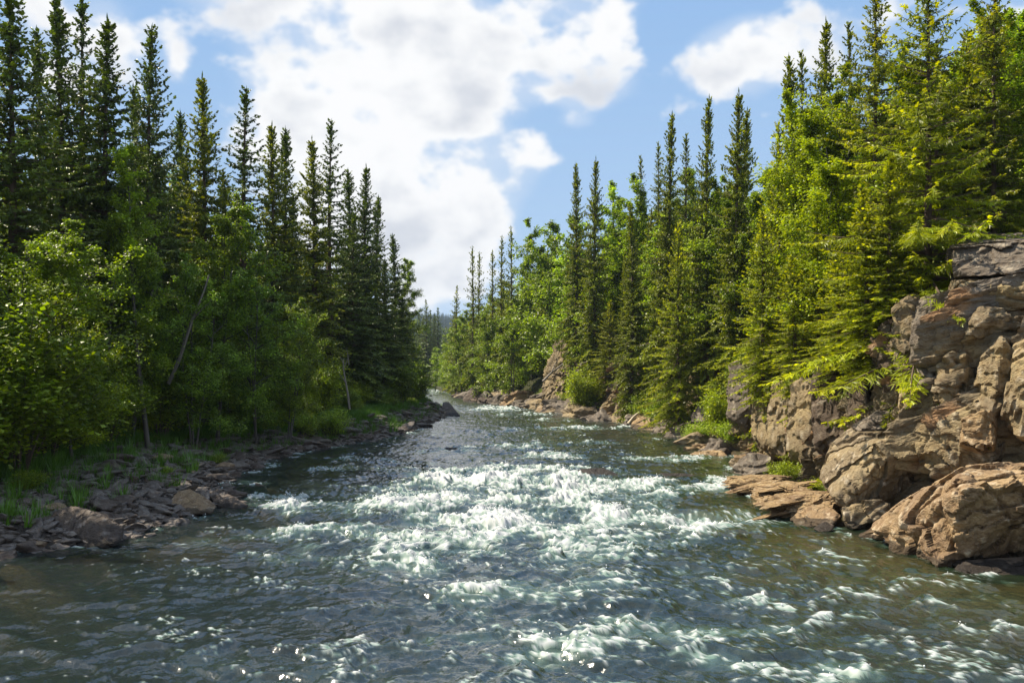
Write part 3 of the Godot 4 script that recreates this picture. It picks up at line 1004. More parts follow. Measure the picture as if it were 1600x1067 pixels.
func build_cliff() -> void:
	var rows := 528
	crows.resize(rows)
	WorkerThreadPool.wait_for_group_task_completion(WorkerThreadPool.add_group_task(cliff_row, rows))
	var mb := MB.new()
	for e in crows:
		mb.v.append_array(e[0])
		mb.c.append_array(e[1])
	for a in rows - 1:
		for b in 149:
			var p := a * 150 + b
			mb.i.append_array([p, p + 1, p + 150, p + 1, p + 151, p + 150])
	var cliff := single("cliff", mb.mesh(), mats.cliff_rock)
	tag(cliff, "tan and grey jointed rock cliff on the right bank", "", "", "structure")
	var low := MB.new()
	var deep := 72
	for k in 470:
		for j in deep:
			var e := cliff_point(55.5 + k * 0.135, j / (deep - 1.0))
			low.v.push_back(e[0])
			low.c.push_back(e[1])
	for a in 469:
		for b in deep - 1:
			var p := a * deep + b
			low.i.append_array([p, p + 1, p + deep, p + 1, p + deep + 1, p + deep])
	tag(single("rock_bank", low.mesh(), mats.cliff_rock), "low broken rock wall along the right waterline upstream of the cliff", "", "", "structure")
	# blocks that stand out of the wall
	var far := Vector3(0.15, 0.96, -0.2)
	var list := [
		[[[1482, 390, 31.6], [1660, 374, 29.6], [1480, 432, 31.0], [1660, 424, 29.0], [1500, 372, 36], [1680, 360, 36], [1500, 440, 36], [1680, 440, 36], [1476, 410, 32.5]], GREY],
		[[[1484, 440, 31.0], [1660, 436, 28.6], [1474, 470, 31.6], [1478, 490, 32.2], [1570, 478, 29.6], [1660, 470, 29.0], [1500, 432, 36], [1680, 430, 36], [1510, 510, 36], [1680, 520, 36], [1470, 540, 34]], TAN],
		[[[1476, 480, 31.4], [1568, 478, 29.6], [1640, 500, 29.4], [1464, 545, 31.6], [1500, 535, 30.4], [1580, 500, 30.0], [1500, 600, 33.5], [1640, 560, 32], [1490, 480, 36], [1680, 500, 36]], TAN],
		[[[1394, 470, 33.2], [1420, 462, 32.6], [1436, 470, 33.0], [1392, 560, 33.0], [1424, 590, 32.2], [1440, 560, 33.0], [1400, 470, 37], [1450, 470, 37], [1400, 600, 37], [1450, 600, 37]], TAN],
		[[[1424, 480, 32.6], [1462, 468, 31.8], [1480, 500, 32.6], [1420, 620, 32.4], [1452, 640, 31.0], [1478, 600, 32.0], [1430, 470, 37], [1490, 470, 37], [1430, 640, 37]], GREY],
		[[[1462, 560, 31.2], [1500, 545, 30.0], [1530, 570, 31], [1450, 640, 31.0], [1490, 670, 29.6], [1520, 640, 31], [1480, 560, 36], [1540, 560, 36], [1480, 680, 36], [1540, 680, 36]], TAN],
		[[[1360, 520, 34.6], [1394, 500, 33.6], [1402, 560, 34], [1358, 600, 34.4], [1392, 618, 33.0], [1406, 600, 34], [1370, 510, 38], [1420, 510, 38], [1370, 640, 38], [1420, 640, 38]], DARK],
		[[[1530, 560, 29.8], [1566, 525, 28.8], [1590, 560, 29.6], [1514, 640, 30.2], [1545, 655, 28.6], [1582, 620, 29.2], [1550, 540, 34], [1610, 540, 34], [1540, 670, 34], [1610, 670, 34]], TAN],
		[[[1580, 540, 28.4], [1640, 510, 27.4], [1660, 560, 27.6], [1566, 660, 28.8], [1600, 690, 27.2], [1660, 670, 27], [1600, 540, 33], [1680, 540, 33], [1600, 700, 33]], TAN],
		[[[1440, 640, 30.8], [1520, 628, 29.4], [1570, 660, 29.0], [1424, 720, 30.8], [1470, 742, 29.6], [1560, 715, 28.6], [1450, 640, 35], [1590, 640, 34], [1450, 745, 34], [1590, 730, 34]], TAN],
		[[[1404, 600, 32.4], [1440, 588, 31.6], [1452, 640, 31.4], [1400, 680, 32.0], [1440, 730, 30.8], [1460, 690, 31.4], [1420, 590, 36], [1470, 600, 36], [1410, 740, 35], [1470, 740, 35]], TAN],
		[[[1504, 660, 28.8], [1544, 640, 28.2], [1556, 670, 28.4], [1500, 690, 28.8], [1548, 705, 28.0], [1510, 650, 31], [1570, 650, 31], [1510, 712, 31], [1570, 712, 31]], RUST],
		[[[1330, 560, 36.4], [1356, 548, 35.2], [1370, 590, 35.4], [1322, 640, 36.0], [1352, 668, 34.8], [1372, 640, 35.2], [1340, 550, 40], [1390, 550, 40], [1340, 690, 40]], DARK],
		[[[1268, 580, 39.4], [1310, 566, 38.2], [1334, 610, 37.6], [1272, 690, 38.4], [1312, 712, 36.8], [1340, 690, 37.0], [1280, 570, 43], [1350, 570, 43], [1280, 720, 43]], DARK],
		[[[1236, 600, 42.4], [1262, 586, 41.2], [1274, 620, 41.0], [1228, 700, 41.6], [1262, 724, 39.8], [1280, 690, 40.4], [1245, 590, 46], [1290, 590, 46], [1245, 730, 45]], TAN],
		[[[1204, 598, 46.0], [1232, 586, 44.6], [1242, 620, 44.4], [1196, 690, 45.2], [1228, 716, 43.2], [1246, 690, 43.6], [1210, 590, 50], [1260, 590, 50], [1210, 720, 49]], TAN],
		[[[1178, 606, 49.0], [1202, 596, 47.8], [1212, 620, 47.6], [1172, 680, 48.4], [1198, 702, 46.6], [1214, 680, 47.0], [1184, 600, 53], [1226, 600, 53], [1184, 706, 52]], TAN],
		[[[1140, 572, 56], [1176, 560, 54], [1186, 610, 53.6], [1134, 650, 55], [1172, 668, 53], [1190, 640, 53.4], [1146, 566, 60], [1200, 566, 60], [1146, 676, 60]], GREY],
	]
	for e in list:
		var o := block("rock_block", e[0], e[1], 5 if e[0][0][0] > 1300 else 4, 0.15, Vector3(0.3, 0.9, -0.25), "cliff_rock", 0.34, 90.0)
		o.name = "rock_block" if not cliff.has_node("rock_block") else "rock_block_%03d" % cliff.get_child_count()
		cliff.add_child(o, true)

func build_boulders() -> void:
	var up := Vector3(-0.5, 0.75, 0.4)
	boulder("boulder", [[1340, 840, 29.2], [1470, 894, 25.2], [1404, 790, 28.0], [1494, 744, 25.6], [1512, 732, 26.2], [1680, 722, 26.0], [1508, 762, 24.3], [1680, 742, 24.0], [1610, 874, 26.6], [1500, 880, 26.0], [1680, 870, 26.8], [1430, 800, 30], [1520, 730, 30], [1680, 720, 30], [1360, 850, 30], [1680, 880, 29]], RUST, "huge tan boulder with a sunlit slope and shadowed overhang at lower right", "", 6, 0.16, "boulder_rock", up, 0.4, 90.0)
	boulder("rock_slab", [[1488, 876, 24.8], [1680, 866, 25], [1494, 892, 24.2], [1530, 912, 23.6], [1680, 918, 23.6], [1680, 875, 27], [1500, 885, 27]], DARK, "low dark flat rock half under the huge tan boulder", "", 5, 0.1, "boulder_rock")
	boulder("boulder", [[1282, 744, 33.4], [1296, 700, 33.8], [1334, 668, 33.6], [1420, 660, 33.2], [1430, 700, 31.4], [1388, 690, 30.8], [1316, 788, 30.9], [1345, 800, 32], [1430, 770, 32.4], [1430, 664, 36], [1310, 690, 37], [1310, 780, 36]], TAN, "tall leaning tan block with streaked sunlit face left of the huge boulder", "", 6, 0.14, "boulder_rock", Vector3(0.8, 0.3, -0.4), 0.3, 80.0)
	boulder("boulder", [[1326, 668, 34], [1372, 640, 33.2], [1410, 644, 33], [1420, 668, 32.6], [1340, 676, 33], [1380, 640, 36], [1420, 650, 36], [1330, 680, 36]], GREY, "grey blocky rock lying on top of the leaning tan block", "", 5, 0.1)
	boulder("boulder", [[1312, 792, 31.0], [1330, 784, 30.8], [1388, 782, 30.8], [1330, 826, 30.6], [1322, 824, 30.8], [1386, 806, 30.6], [1394, 790, 33], [1316, 790, 33], [1330, 835, 33], [1390, 830, 33]], TAN, "squat brown block wedged under the leaning tan block", "", 5, 0.08)
	boulder("boulder", [[1236, 812, 32.2], [1262, 790, 32.6], [1290, 786, 32.4], [1312, 806, 31.4], [1300, 824, 31.0], [1270, 826, 31.2], [1240, 826, 31.6], [1300, 795, 34], [1245, 800, 34], [1300, 830, 33]], RUST, "smooth pinkish grey boulder at the waterline beside the lower ledge", "", 5, 0.06)
	boulder("rock_slab", [[1270, 824, 30.9], [1292, 812, 30.8], [1308, 822, 30.5], [1300, 829, 30.3], [1276, 832, 30.4], [1290, 836, 31.5]], DARK, "small dark wet flat stone leaning on the smooth waterline boulder", "", 4, 0.03)
	boulder("boulder", [[1322, 700, 36.0], [1352, 690, 35.4], [1364, 706, 34.8], [1330, 728, 35.2], [1358, 722, 34.6], [1340, 690, 38], [1380, 700, 38], [1340, 735, 38]], GREY, "dark cube shaped rock between the leaning tan block and the cliff", "", 4, 0.08)
	# the layered ledge: thin plates in heaps
	var r := rng(5)
	var plates := []
	for k in 54:
		var px := r.randf_range(1160, 1292)
		var d := lerpf(40.5, 33.5, clampf((px - 1155) / 110.0 + r.randf_range(-0.25, 0.25), 0, 1))
		var x := wx(px, d)
		plates.push_back([x, d])
	var k0 := 0
	var plate_mesh := []
	for p in plates:
		var u: float = p[0] - xr(p[1])
		if u < -0.5 or u > 3.0: continue
		if k0 < 9: plate_mesh.push_back(rock(random_planes(r, 9, 0.8, 1.0), Vector3.ONE, 4, k0 + 40, 0.06, Vector3.UP, RUST, 30.0, 0.2).mesh())
		var o := single("rock_plate", plate_mesh[k0 % 9], mats.cliff_rock, Vector3(p[0], 0.05 + 0.30 * maxf(u, 0.0) + r.randf_range(-0.05, 0.28), -p[1]))
		o.scale = Vector3(r.randf_range(0.45, 1.1), r.randf_range(0.09, 0.2), r.randf_range(0.4, 0.9))
		o.rotation = Vector3(r.randf_range(-0.1, 0.15), r.randf_range(-0.6, 0.6), r.randf_range(-0.05, 0.22))
		tag(o, "%s rock plate in the layered ledge at the right waterline, %s" % ["large" if o.scale.x > 0.85 else "narrow" if o.scale.x < 0.62 else "thin", "at its upstream end" if p[1] > 39 else "in its middle" if p[1] > 36 else "beside the smooth boulder"], "rock", "rock plates of the right ledge")
		k0 += 1
	# upstream on the right bank
	boulder("boulder", [[978, 672, 79], [1000, 640, 80], [1036, 634, 79], [1062, 640, 78], [1056, 660, 76], [1040, 674, 75], [985, 682, 76], [1060, 650, 84], [990, 660, 84]], RUST, "large smooth tilted slab of rock at the water below the curved outcrop", "", 5, 0.12)
	boulder("boulder", [[1060, 640, 74], [1072, 600, 73], [1090, 560, 72], [1108, 545, 71], [1124, 560, 70], [1122, 600, 69], [1110, 640, 69], [1070, 650, 72], [1130, 560, 76], [1130, 650, 75], [1080, 560, 78]], TAN, "tall curved brown outcrop with mossy top above the tilted slab", "", 5, 0.22, "cliff_rock", Vector3(0.9, 0.3, -0.2), 0.5)
	boulder("boulder", [[1046, 668, 72], [1066, 648, 71], [1090, 650, 70], [1096, 672, 68], [1060, 684, 69], [1090, 660, 74], [1050, 680, 74]], DARK, "dark angular rock right of the tilted slab", "", 4, 0.1)
	boulder("boulder", [[1076, 652, 69], [1090, 634, 68.5], [1110, 640, 68], [1112, 656, 67], [1084, 664, 67], [1100, 640, 72]], GREY, "pointed grey rock propped against the curved outcrop", "", 4, 0.08)
	boulder("boulder", [[1050, 690, 68], [1070, 676, 67.5], [1092, 680, 67], [1086, 697, 66], [1058, 698, 66], [1080, 685, 70]], DARK, "small dark boulder at the water left of the willow bush", "", 4, 0.06)
	boulder("boulder", [[912, 640, 98], [930, 622, 98], [956, 620, 97], [968, 636, 95], [960, 654, 93], [920, 656, 94], [960, 630, 102], [916, 640, 102]], DARK, "wide dark boulder below the spruce at the foot of the far outcrop", "", 5, 0.2)
	boulder("boulder", [[878, 644, 104], [886, 622, 104], [908, 618, 103], [914, 640, 101], [904, 650, 100], [882, 652, 100], [905, 625, 108]], DARK, "squarish dark boulder at the far outcrop between two others", "", 4, 0.2)
	boulder("boulder", [[846, 640, 110], [850, 560, 112], [870, 535, 112], [900, 530, 110], [920, 560, 108], [916, 630, 106], [880, 650, 105], [900, 550, 118], [850, 640, 116], [930, 640, 114]], TAN, "steep brown rock outcrop above the far bend of the right bank", "", 5, 0.5, "cliff_rock", Vector3(0.9, 0.2, -0.3), 0.8)
	boulder("boulder", [[930, 622, 101], [946, 590, 101], [970, 580, 100], [992, 600, 98], [986, 640, 95], [940, 640, 97], [980, 590, 106], [935, 630, 106]], TAN, "mossy brown rock buttress right of the far outcrop", "", 5, 0.35, "cliff_rock", Vector3(0.9, 0.2, -0.3), 0.7)
	var r2 := rng(9)
	var words := ["dark", "tan", "reddish", "grey", "pale"]
	for k in 120:
		var d := lerpf(43, 165, pow(r2.randf(), 1.1))
		var x := xr(d) + r2.randf_range(-0.5, 1.5)
		var t: Array = [DARK, TAN, RUST, GREY, GREY][k % 5]
		var mb := rock(random_planes(r2, 13, 0.6, 1.0), Vector3.ONE, 3, k + 300, 0.09, Vector3(0.2, 0.95, 0.2).normalized(), t, 70.0, 0.35)
		var s := (0.22 + 0.75 * pow(r2.randf(), 1.6)) * (1.0 if d < 58 else 1.5 if d < 80 else 2.1)
		var near := "just past the layered ledge" if d < 50 else "under the mid cliff" if d < 62 else "by the curved outcrop" if d < 76 else "by the tilted slab" if d < 88 else "under the two outcrop spruces" if d < 102 else "under the far outcrop" if d < 116 else "under the far birches" if d < 138 else "at the far bend"
		var o := single("boulder", mb.mesh(), mats.boulder_rock, Vector3(x, ground(x, d) + s * 0.22, -d))
		o.scale = Vector3(s * 1.3, s * 0.75, s)
		o.rotation = Vector3(r2.randf_range(-0.2, 0.2), r2.randf() * TAU, r2.randf_range(-0.25, 0.25))
		tag(o, "%s %s angular rock at the right waterline %s" % ["big" if s > 0.75 else "mid sized" if s > 0.42 else "small", words[k % 5], near], "boulder", "%s stones along the right waterline" % words[k % 5])
	# the left bank
	boulder("boulder", [[70, 842, 29.0], [84, 800, 29.6], [112, 790, 29.6], [150, 800, 29.0], [192, 826, 28.2], [190, 848, 27.4], [178, 858, 27.2], [90, 860, 28.0], [100, 800, 32], [180, 815, 31], [90, 850, 31]], DARK, "big grey brown boulder with slanting layers at the left waterline", "", 5, 0.07, "shore_rock", Vector3(0.42, 0.85, 0.3), 0.17)
	boulder("boulder", [[8, 845, 28.6], [22, 812, 29.0], [64, 810, 28.6], [70, 830, 28.2], [58, 862, 27.2], [20, 862, 27.6], [30, 812, 31], [70, 820, 30.5], [10, 860, 30]], GREY, "pale pinkish grey block left of the big layered boulder", "", 5, 0.05, "shore_rock")
	boulder("rock_slab", [[-40, 862, 27.2], [28, 856, 27.2], [40, 866, 26.8], [30, 874, 26.4], [-40, 880, 26.2], [10, 868, 28.5]], GREY, "low pale flat stone in the bottom left shallows", "", 4, 0.03, "shore_rock")
	boulder("boulder", [[252, 790, 34.4], [268, 770, 35.0], [296, 764, 35.0], [326, 780, 34.2], [346, 798, 33.6], [336, 805, 33.2], [262, 804, 33.6], [300, 768, 36.5], [256, 796, 36]], RUST, "rounded brown boulder at the left waterline beside the slanting slab", "", 5, 0.04, "shore_rock")
	boulder("rock_slab", [[320, 770, 36.4], [336, 762, 36.6], [366, 776, 35.6], [392, 792, 34.8], [376, 798, 34.4], [340, 796, 35], [346, 768, 37.5]], DARK, "slanting dark slab running into the water right of the rounded boulder", "", 5, 0.04, "shore_rock", Vector3(-0.3, 0.9, 0.2), 0.1)
	boulder("rock_slab", [[226, 808, 33.2], [240, 792, 33.8], [262, 794, 33.4], [282, 806, 32.6], [270, 814, 32.2], [232, 816, 32.4], [256, 797, 35]], GREY, "low angular grey stone between the layered and rounded boulders", "", 4, 0.04, "shore_rock")
	boulder("rock_slab", [[196, 806, 33.6], [208, 796, 34], [226, 802, 33.6], [220, 814, 32.8], [200, 816, 33], [215, 800, 35]], DARK, "small dark stone right of the big layered boulder", "", 4, 0.03, "shore_rock")
	boulder("rock_slab", [[-10, 752, 33.6], [30, 750, 33.4], [70, 766, 32.8], [78, 784, 32.2], [10, 784, 32.4], [40, 752, 35], [-10, 780, 35]], DARK, "long dark ledge of rock under the grass at far left", "", 5, 0.06, "shore_rock")
	boulder("rock_slab", [[120, 772, 33.6], [132, 762, 33.6], [152, 770, 33.0], [146, 782, 32.4], [124, 780, 32.8], [140, 765, 34.4]], GREY, "light grey angular stone above the big layered boulder", "", 4, 0.03, "shore_rock")
	# the point on the left bank
	boulder("rock_slab", [[688, 652, 98], [692, 628, 102], [700, 626, 102], [716, 648, 98], [722, 652, 96], [700, 656, 96], [690, 640, 106]], DARK, "upright tilted slab at the tip of the left point", "", 4, 0.12, "shore_rock", Vector3(-0.5, 0.8, 0.2), 0.4)
	boulder("rock_slab", [[664, 652, 98], [668, 640, 100], [684, 642, 99], [696, 660, 93], [680, 664, 92], [664, 664, 93], [690, 650, 101]], GREY, "blue grey tilted slab left of the upright slab on the point", "", 4, 0.12, "shore_rock", Vector3(-0.5, 0.8, 0.2), 0.4)
	boulder("rock_slab", [[676, 666, 88], [684, 655, 90], [700, 658, 89], [714, 668, 86], [704, 671, 85], [680, 672, 85], [700, 660, 92]], RUST, "low brown rock at the water below the slabs of the point", "", 4, 0.1, "shore_rock")
	boulder("rock_slab", [[640, 672, 84], [652, 660, 86], [676, 664, 84], [672, 676, 81], [644, 680, 80], [660, 664, 88]], DARK, "dark layered rock on the shore left of the point", "", 4, 0.1, "shore_rock")
	boulder("rock_slab", [[592, 682, 74], [610, 674, 75], [640, 680, 72.5], [630, 690, 71], [598, 692, 71], [620, 678, 78]], DARK, "long low dark rock at the left waterline downstream of the point", "", 4, 0.08, "shore_rock")
	boulder("rock_slab", [[640, 684, 71], [660, 681, 71], [676, 684, 70], [664, 688, 69], [644, 688, 69], [660, 684, 73]], DARK, "thin sliver of dark rock just off the left shore", "", 4, 0.05, "shore_rock")
	# rocks in the stream
	boulder("boulder", [[688, 709, 57.5], [696, 699, 58], [714, 699, 57.6], [724, 708, 56.8], [706, 712, 56], [704, 705, 59.5], [706, 722, 57.5]], DARK, "small dark rock alone in mid stream", "", 4, 0.03, "shore_rock")
	boulder("boulder", [[885, 750, 44.2], [905, 732, 44.6], [945, 731, 44.4], [972, 744, 43.6], [960, 764, 42.6], [895, 766, 43], [930, 740, 46.5], [930, 790, 44.5]], DARK, "dark rounded rock washed over by the upper ledge of the rapids", "", 4, 0.05, "shore_rock")
	boulder("boulder", [[990, 752, 43.2], [1030, 737, 43.4], [1085, 739, 43.2], [1125, 752, 42.4], [1100, 770, 41.8], [1000, 770, 42], [1060, 748, 45.5], [1060, 790, 43.5]], DARK, "long dark sill of rock in the upper ledge near the right bank", "", 4, 0.05, "shore_rock")
	boulder("boulder", [[386, 762, 41], [400, 754, 41.4], [416, 760, 40.6], [408, 768, 39.8], [390, 768, 40.2], [402, 760, 42.5]], RUST, "small brown rock in the water upstream of the slanting slab", "", 4, 0.03, "shore_rock")

func build_scree() -> void:
	var r := rng(31)
	var protos_ := []
	for k in 8:
		protos_.push_back(rock(random_planes(r, 10, 0.72, 1.0), Vector3.ONE, 2, 700 + k, 0.06, Vector3.UP, [GREY, DARK, GREY, RUST, DARK, GREY, GREY, DARK][k], 24.0, 0.4).mesh())
	var all := []
	for k in 14000:
		var d := lerpf(23.0, 106.0, pow(r.randf(), 1.6))
		var sw := table(SCREE, d)
		var u := r.randf_range(-0.5, sw * 1.05)
		var s := 0.05 + 0.20 * pow(r.randf(), 3.0) + (0.34 * r.randf() if r.randf() < 0.05 else 0.0)
		s *= 1.0 + 0.3 * sm(50, 100, d)
		var x := xl(d) - u
		all.push_back([s / d, x, d, s, k % 8, r.randf() * TAU, r.randf_range(-0.25, 0.25), r.randf_range(0.28, 0.6)])
	all.sort_custom(func(a, b): return a[0] > b[0])
	var where := ["by the water", "half way up the scree", "high under the grass"]
	for k in 280:
		var e: Array = all[k]
		var o := single("flat_stone", protos_[e[4]], mats.shore_rock, Vector3(e[1], ground(e[1], e[2]) + e[3] * e[7] * 0.3, -e[2]))
		o.scale = Vector3(e[3] * 1.3, e[3] * e[7], e[3])
		o.rotation = Vector3(e[6], e[5], -e[6])
		var band := clampi(int(3.0 * (xl(e[2]) - e[1]) / table(SCREE, e[2])), 0, 2)
		var near := "below the layered boulder" if e[2] < 28.5 else "by the layered boulder" if e[2] < 32 else "near the rounded boulder" if e[2] < 38 else "past the slanting slab" if e[2] < 50 else "half way upstream" if e[2] < 72 else "near the point"
		var tone: String = ["grey", "brown", "grey", "reddish", "brown", "grey", "grey", "brown"][e[4]]
		tag(o, "flat %s stone on the left shore %s %s" % [tone, where[band], near], "stone", "%s flat stones %s %s" % [tone, where[band], near])
	for kind in 4:
		var mm := MultiMesh.new()
		mm.transform_format = MultiMesh.TRANSFORM_3D
		mm.mesh = protos_[kind * 2]
		var mine := []
		for k in range(280, all.size()):
			if all[k][4] / 2 == kind: mine.push_back(all[k])
		mm.instance_count = mine.size()
		for k in mine.size():
			var e: Array = mine[k]
			var b := Basis.from_euler(Vector3(e[6], e[5], -e[6])).scaled_local(Vector3(e[3] * 1.3, e[3] * e[7], e[3]))
			mm.set_instance_transform(k, Transform3D(b, Vector3(e[1], ground(e[1], e[2]) + e[3] * 0.1, -e[2])))
		var o := MultiMeshInstance3D.new()
		o.name = numbered("shore_shingle")
		o.multimesh = mm
		o.material_override = mats.shore_rock
		add_child(o, true)
		tag(o, ["small grey shingle of the left shore", "small pale shingle of the left shore", "small dark shingle of the left shore", "small mixed grey shingle of the left shore"][kind], "shingle", "", "stuff")

func build_grass() -> void:
	var r := rng(55)
	var mb := MB.new()
	for k in 26:
		var a := r.randf() * TAU
		var out := r.randf_range(0.1, 0.65)
		var dir := Vector3(cos(a) * out, 1, sin(a) * out).normalized()
		var t := r.randf_range(0.8, 1.2)
		mb.blade(Vector3(cos(a), 0, sin(a)) * r.randf() * 0.12, dir, Vector3(-sin(a), 0, cos(a)), r.randf_range(0.18, 0.45), 0.012, Color(0.33 * t, 0.47 * t, 0.13 * t))
	var tuft := mb.mesh()
	var spots := []
	for k in 13000:
		var d := lerpf(27.0, 112.0, pow(r.randf(), 1.5))
		var u := table(SCREE, d) * r.randf_range(0.82, 1.0) + absf(r.randfn(0, 1.8))
		if r.randf() < 0.06: u = table(SCREE, d) * r.randf_range(0.3, 0.9)
		spots.push_back([xl(d) - u, d])
	for k in 1500:
		var d := r.randf_range(28, 120)
		spots.push_back([xr(d) + table(CLIFF_AT, d) + r.randf_range(2.3, 5.0), d])
	var mm := MultiMesh.new()
	mm.transform_format = MultiMesh.TRANSFORM_3D
	mm.mesh = tuft
	mm.instance_count = spots.size()
	for k in spots.size():
		var e: Array = spots[k]
		var s := r.randf_range(0.8, 1.9)
		mm.set_instance_transform(k, Transform3D(Basis(Vector3.UP, r.randf() * TAU).scaled_local(Vector3(s, s * r.randf_range(0.7, 1.2), s)), Vector3(e[0], ground(e[0], e[1]) - 0.03, -e[1])))
	var o := MultiMeshInstance3D.new()
	o.name = "grass"
	o.multimesh = mm
	o.material_override = mats.grass_leaf
	add_child(o, true)
	tag(o, "green grass at the forest edge above the left shore and on the cliff tops", "grass", "", "stuff")

# ---------------------------------------------------------------- the forest
var SKYLINE := PackedVector2Array([Vector2(-300, 40), Vector2(0, 90), Vector2(100, 140), Vector2(160, 190), Vector2(250, 190), Vector2(300, 230), Vector2(350, 300), Vector2(400, 320), Vector2(450, 350), Vector2(500, 370), Vector2(550, 380), Vector2(600, 420), Vector2(630, 480), Vector2(655, 555), Vector2(665, 560), Vector2(690, 490), Vector2(740, 450), Vector2(790, 420), Vector2(830, 370), Vector2(900, 335), Vector2(960, 300), Vector2(1000, 285), Vector2(1090, 270), Vector2(1150, 265), Vector2(1200, 245), Vector2(1260, 200), Vector2(1330, 130), Vector2(1400, 60), Vector2(1500, 10), Vector2(1900, 0)])

func tree_at(kind: String, k: int, px: float, tip: float, d: float, broad: float, mat: String, label: String, group := "", lean := Vector2.ZERO, turn := -1.0) -> void:
	var x := wx(px, d)
	if kind == "birch_tree" and x > 0 and d > 60.0: x = maxf(x, xr(d) + 4.2)
	var g := ground(x, d)
	var tall: float = (wy(tip, d) - g) / PLANS[k][1]
	var t := turn if turn >= 0 else fmod(px * 0.73 + d, TAU)
	plant(kind, k, x, d, tall, broad * (1.14 if k < 4 and x < 0 else 1.0) * (0.6 + 0.4 * tall), t, mat, label, "tree", group, 0.15, null, lean)

var LEFT_MARKS := [[-9999, "outside the left picture edge"], [-20, "behind the two leftmost tall spruces"], [105, "behind the dense pointed spruce"], [200, "behind the slim pale birch"], [285, "behind the tiered spruce"], [355, "behind the lone sparse spruce"], [410, "behind the close spruce pair"], [480, "behind the slender high spruce"], [550, "behind the left point"]]
var RIGHT_MARKS := [[-9999, "at the river bend"], [700, "behind the two thin far spires"], [760, "behind the far spruce pair"], [815, "behind the far outcrop"], [890, "behind the two outcrop spruces"], [965, "behind the low waterside spruce"], [1030, "behind the curved outcrop"], [1090, "behind the slim column spruce"], [1140, "behind the double tipped spruce"], [1200, "behind the mid cliff"], [1270, "behind the tall open spire"], [1340, "left behind the huge spruce"], [1460, "right behind the huge spruce"], [1600, "outside the right picture edge"]]

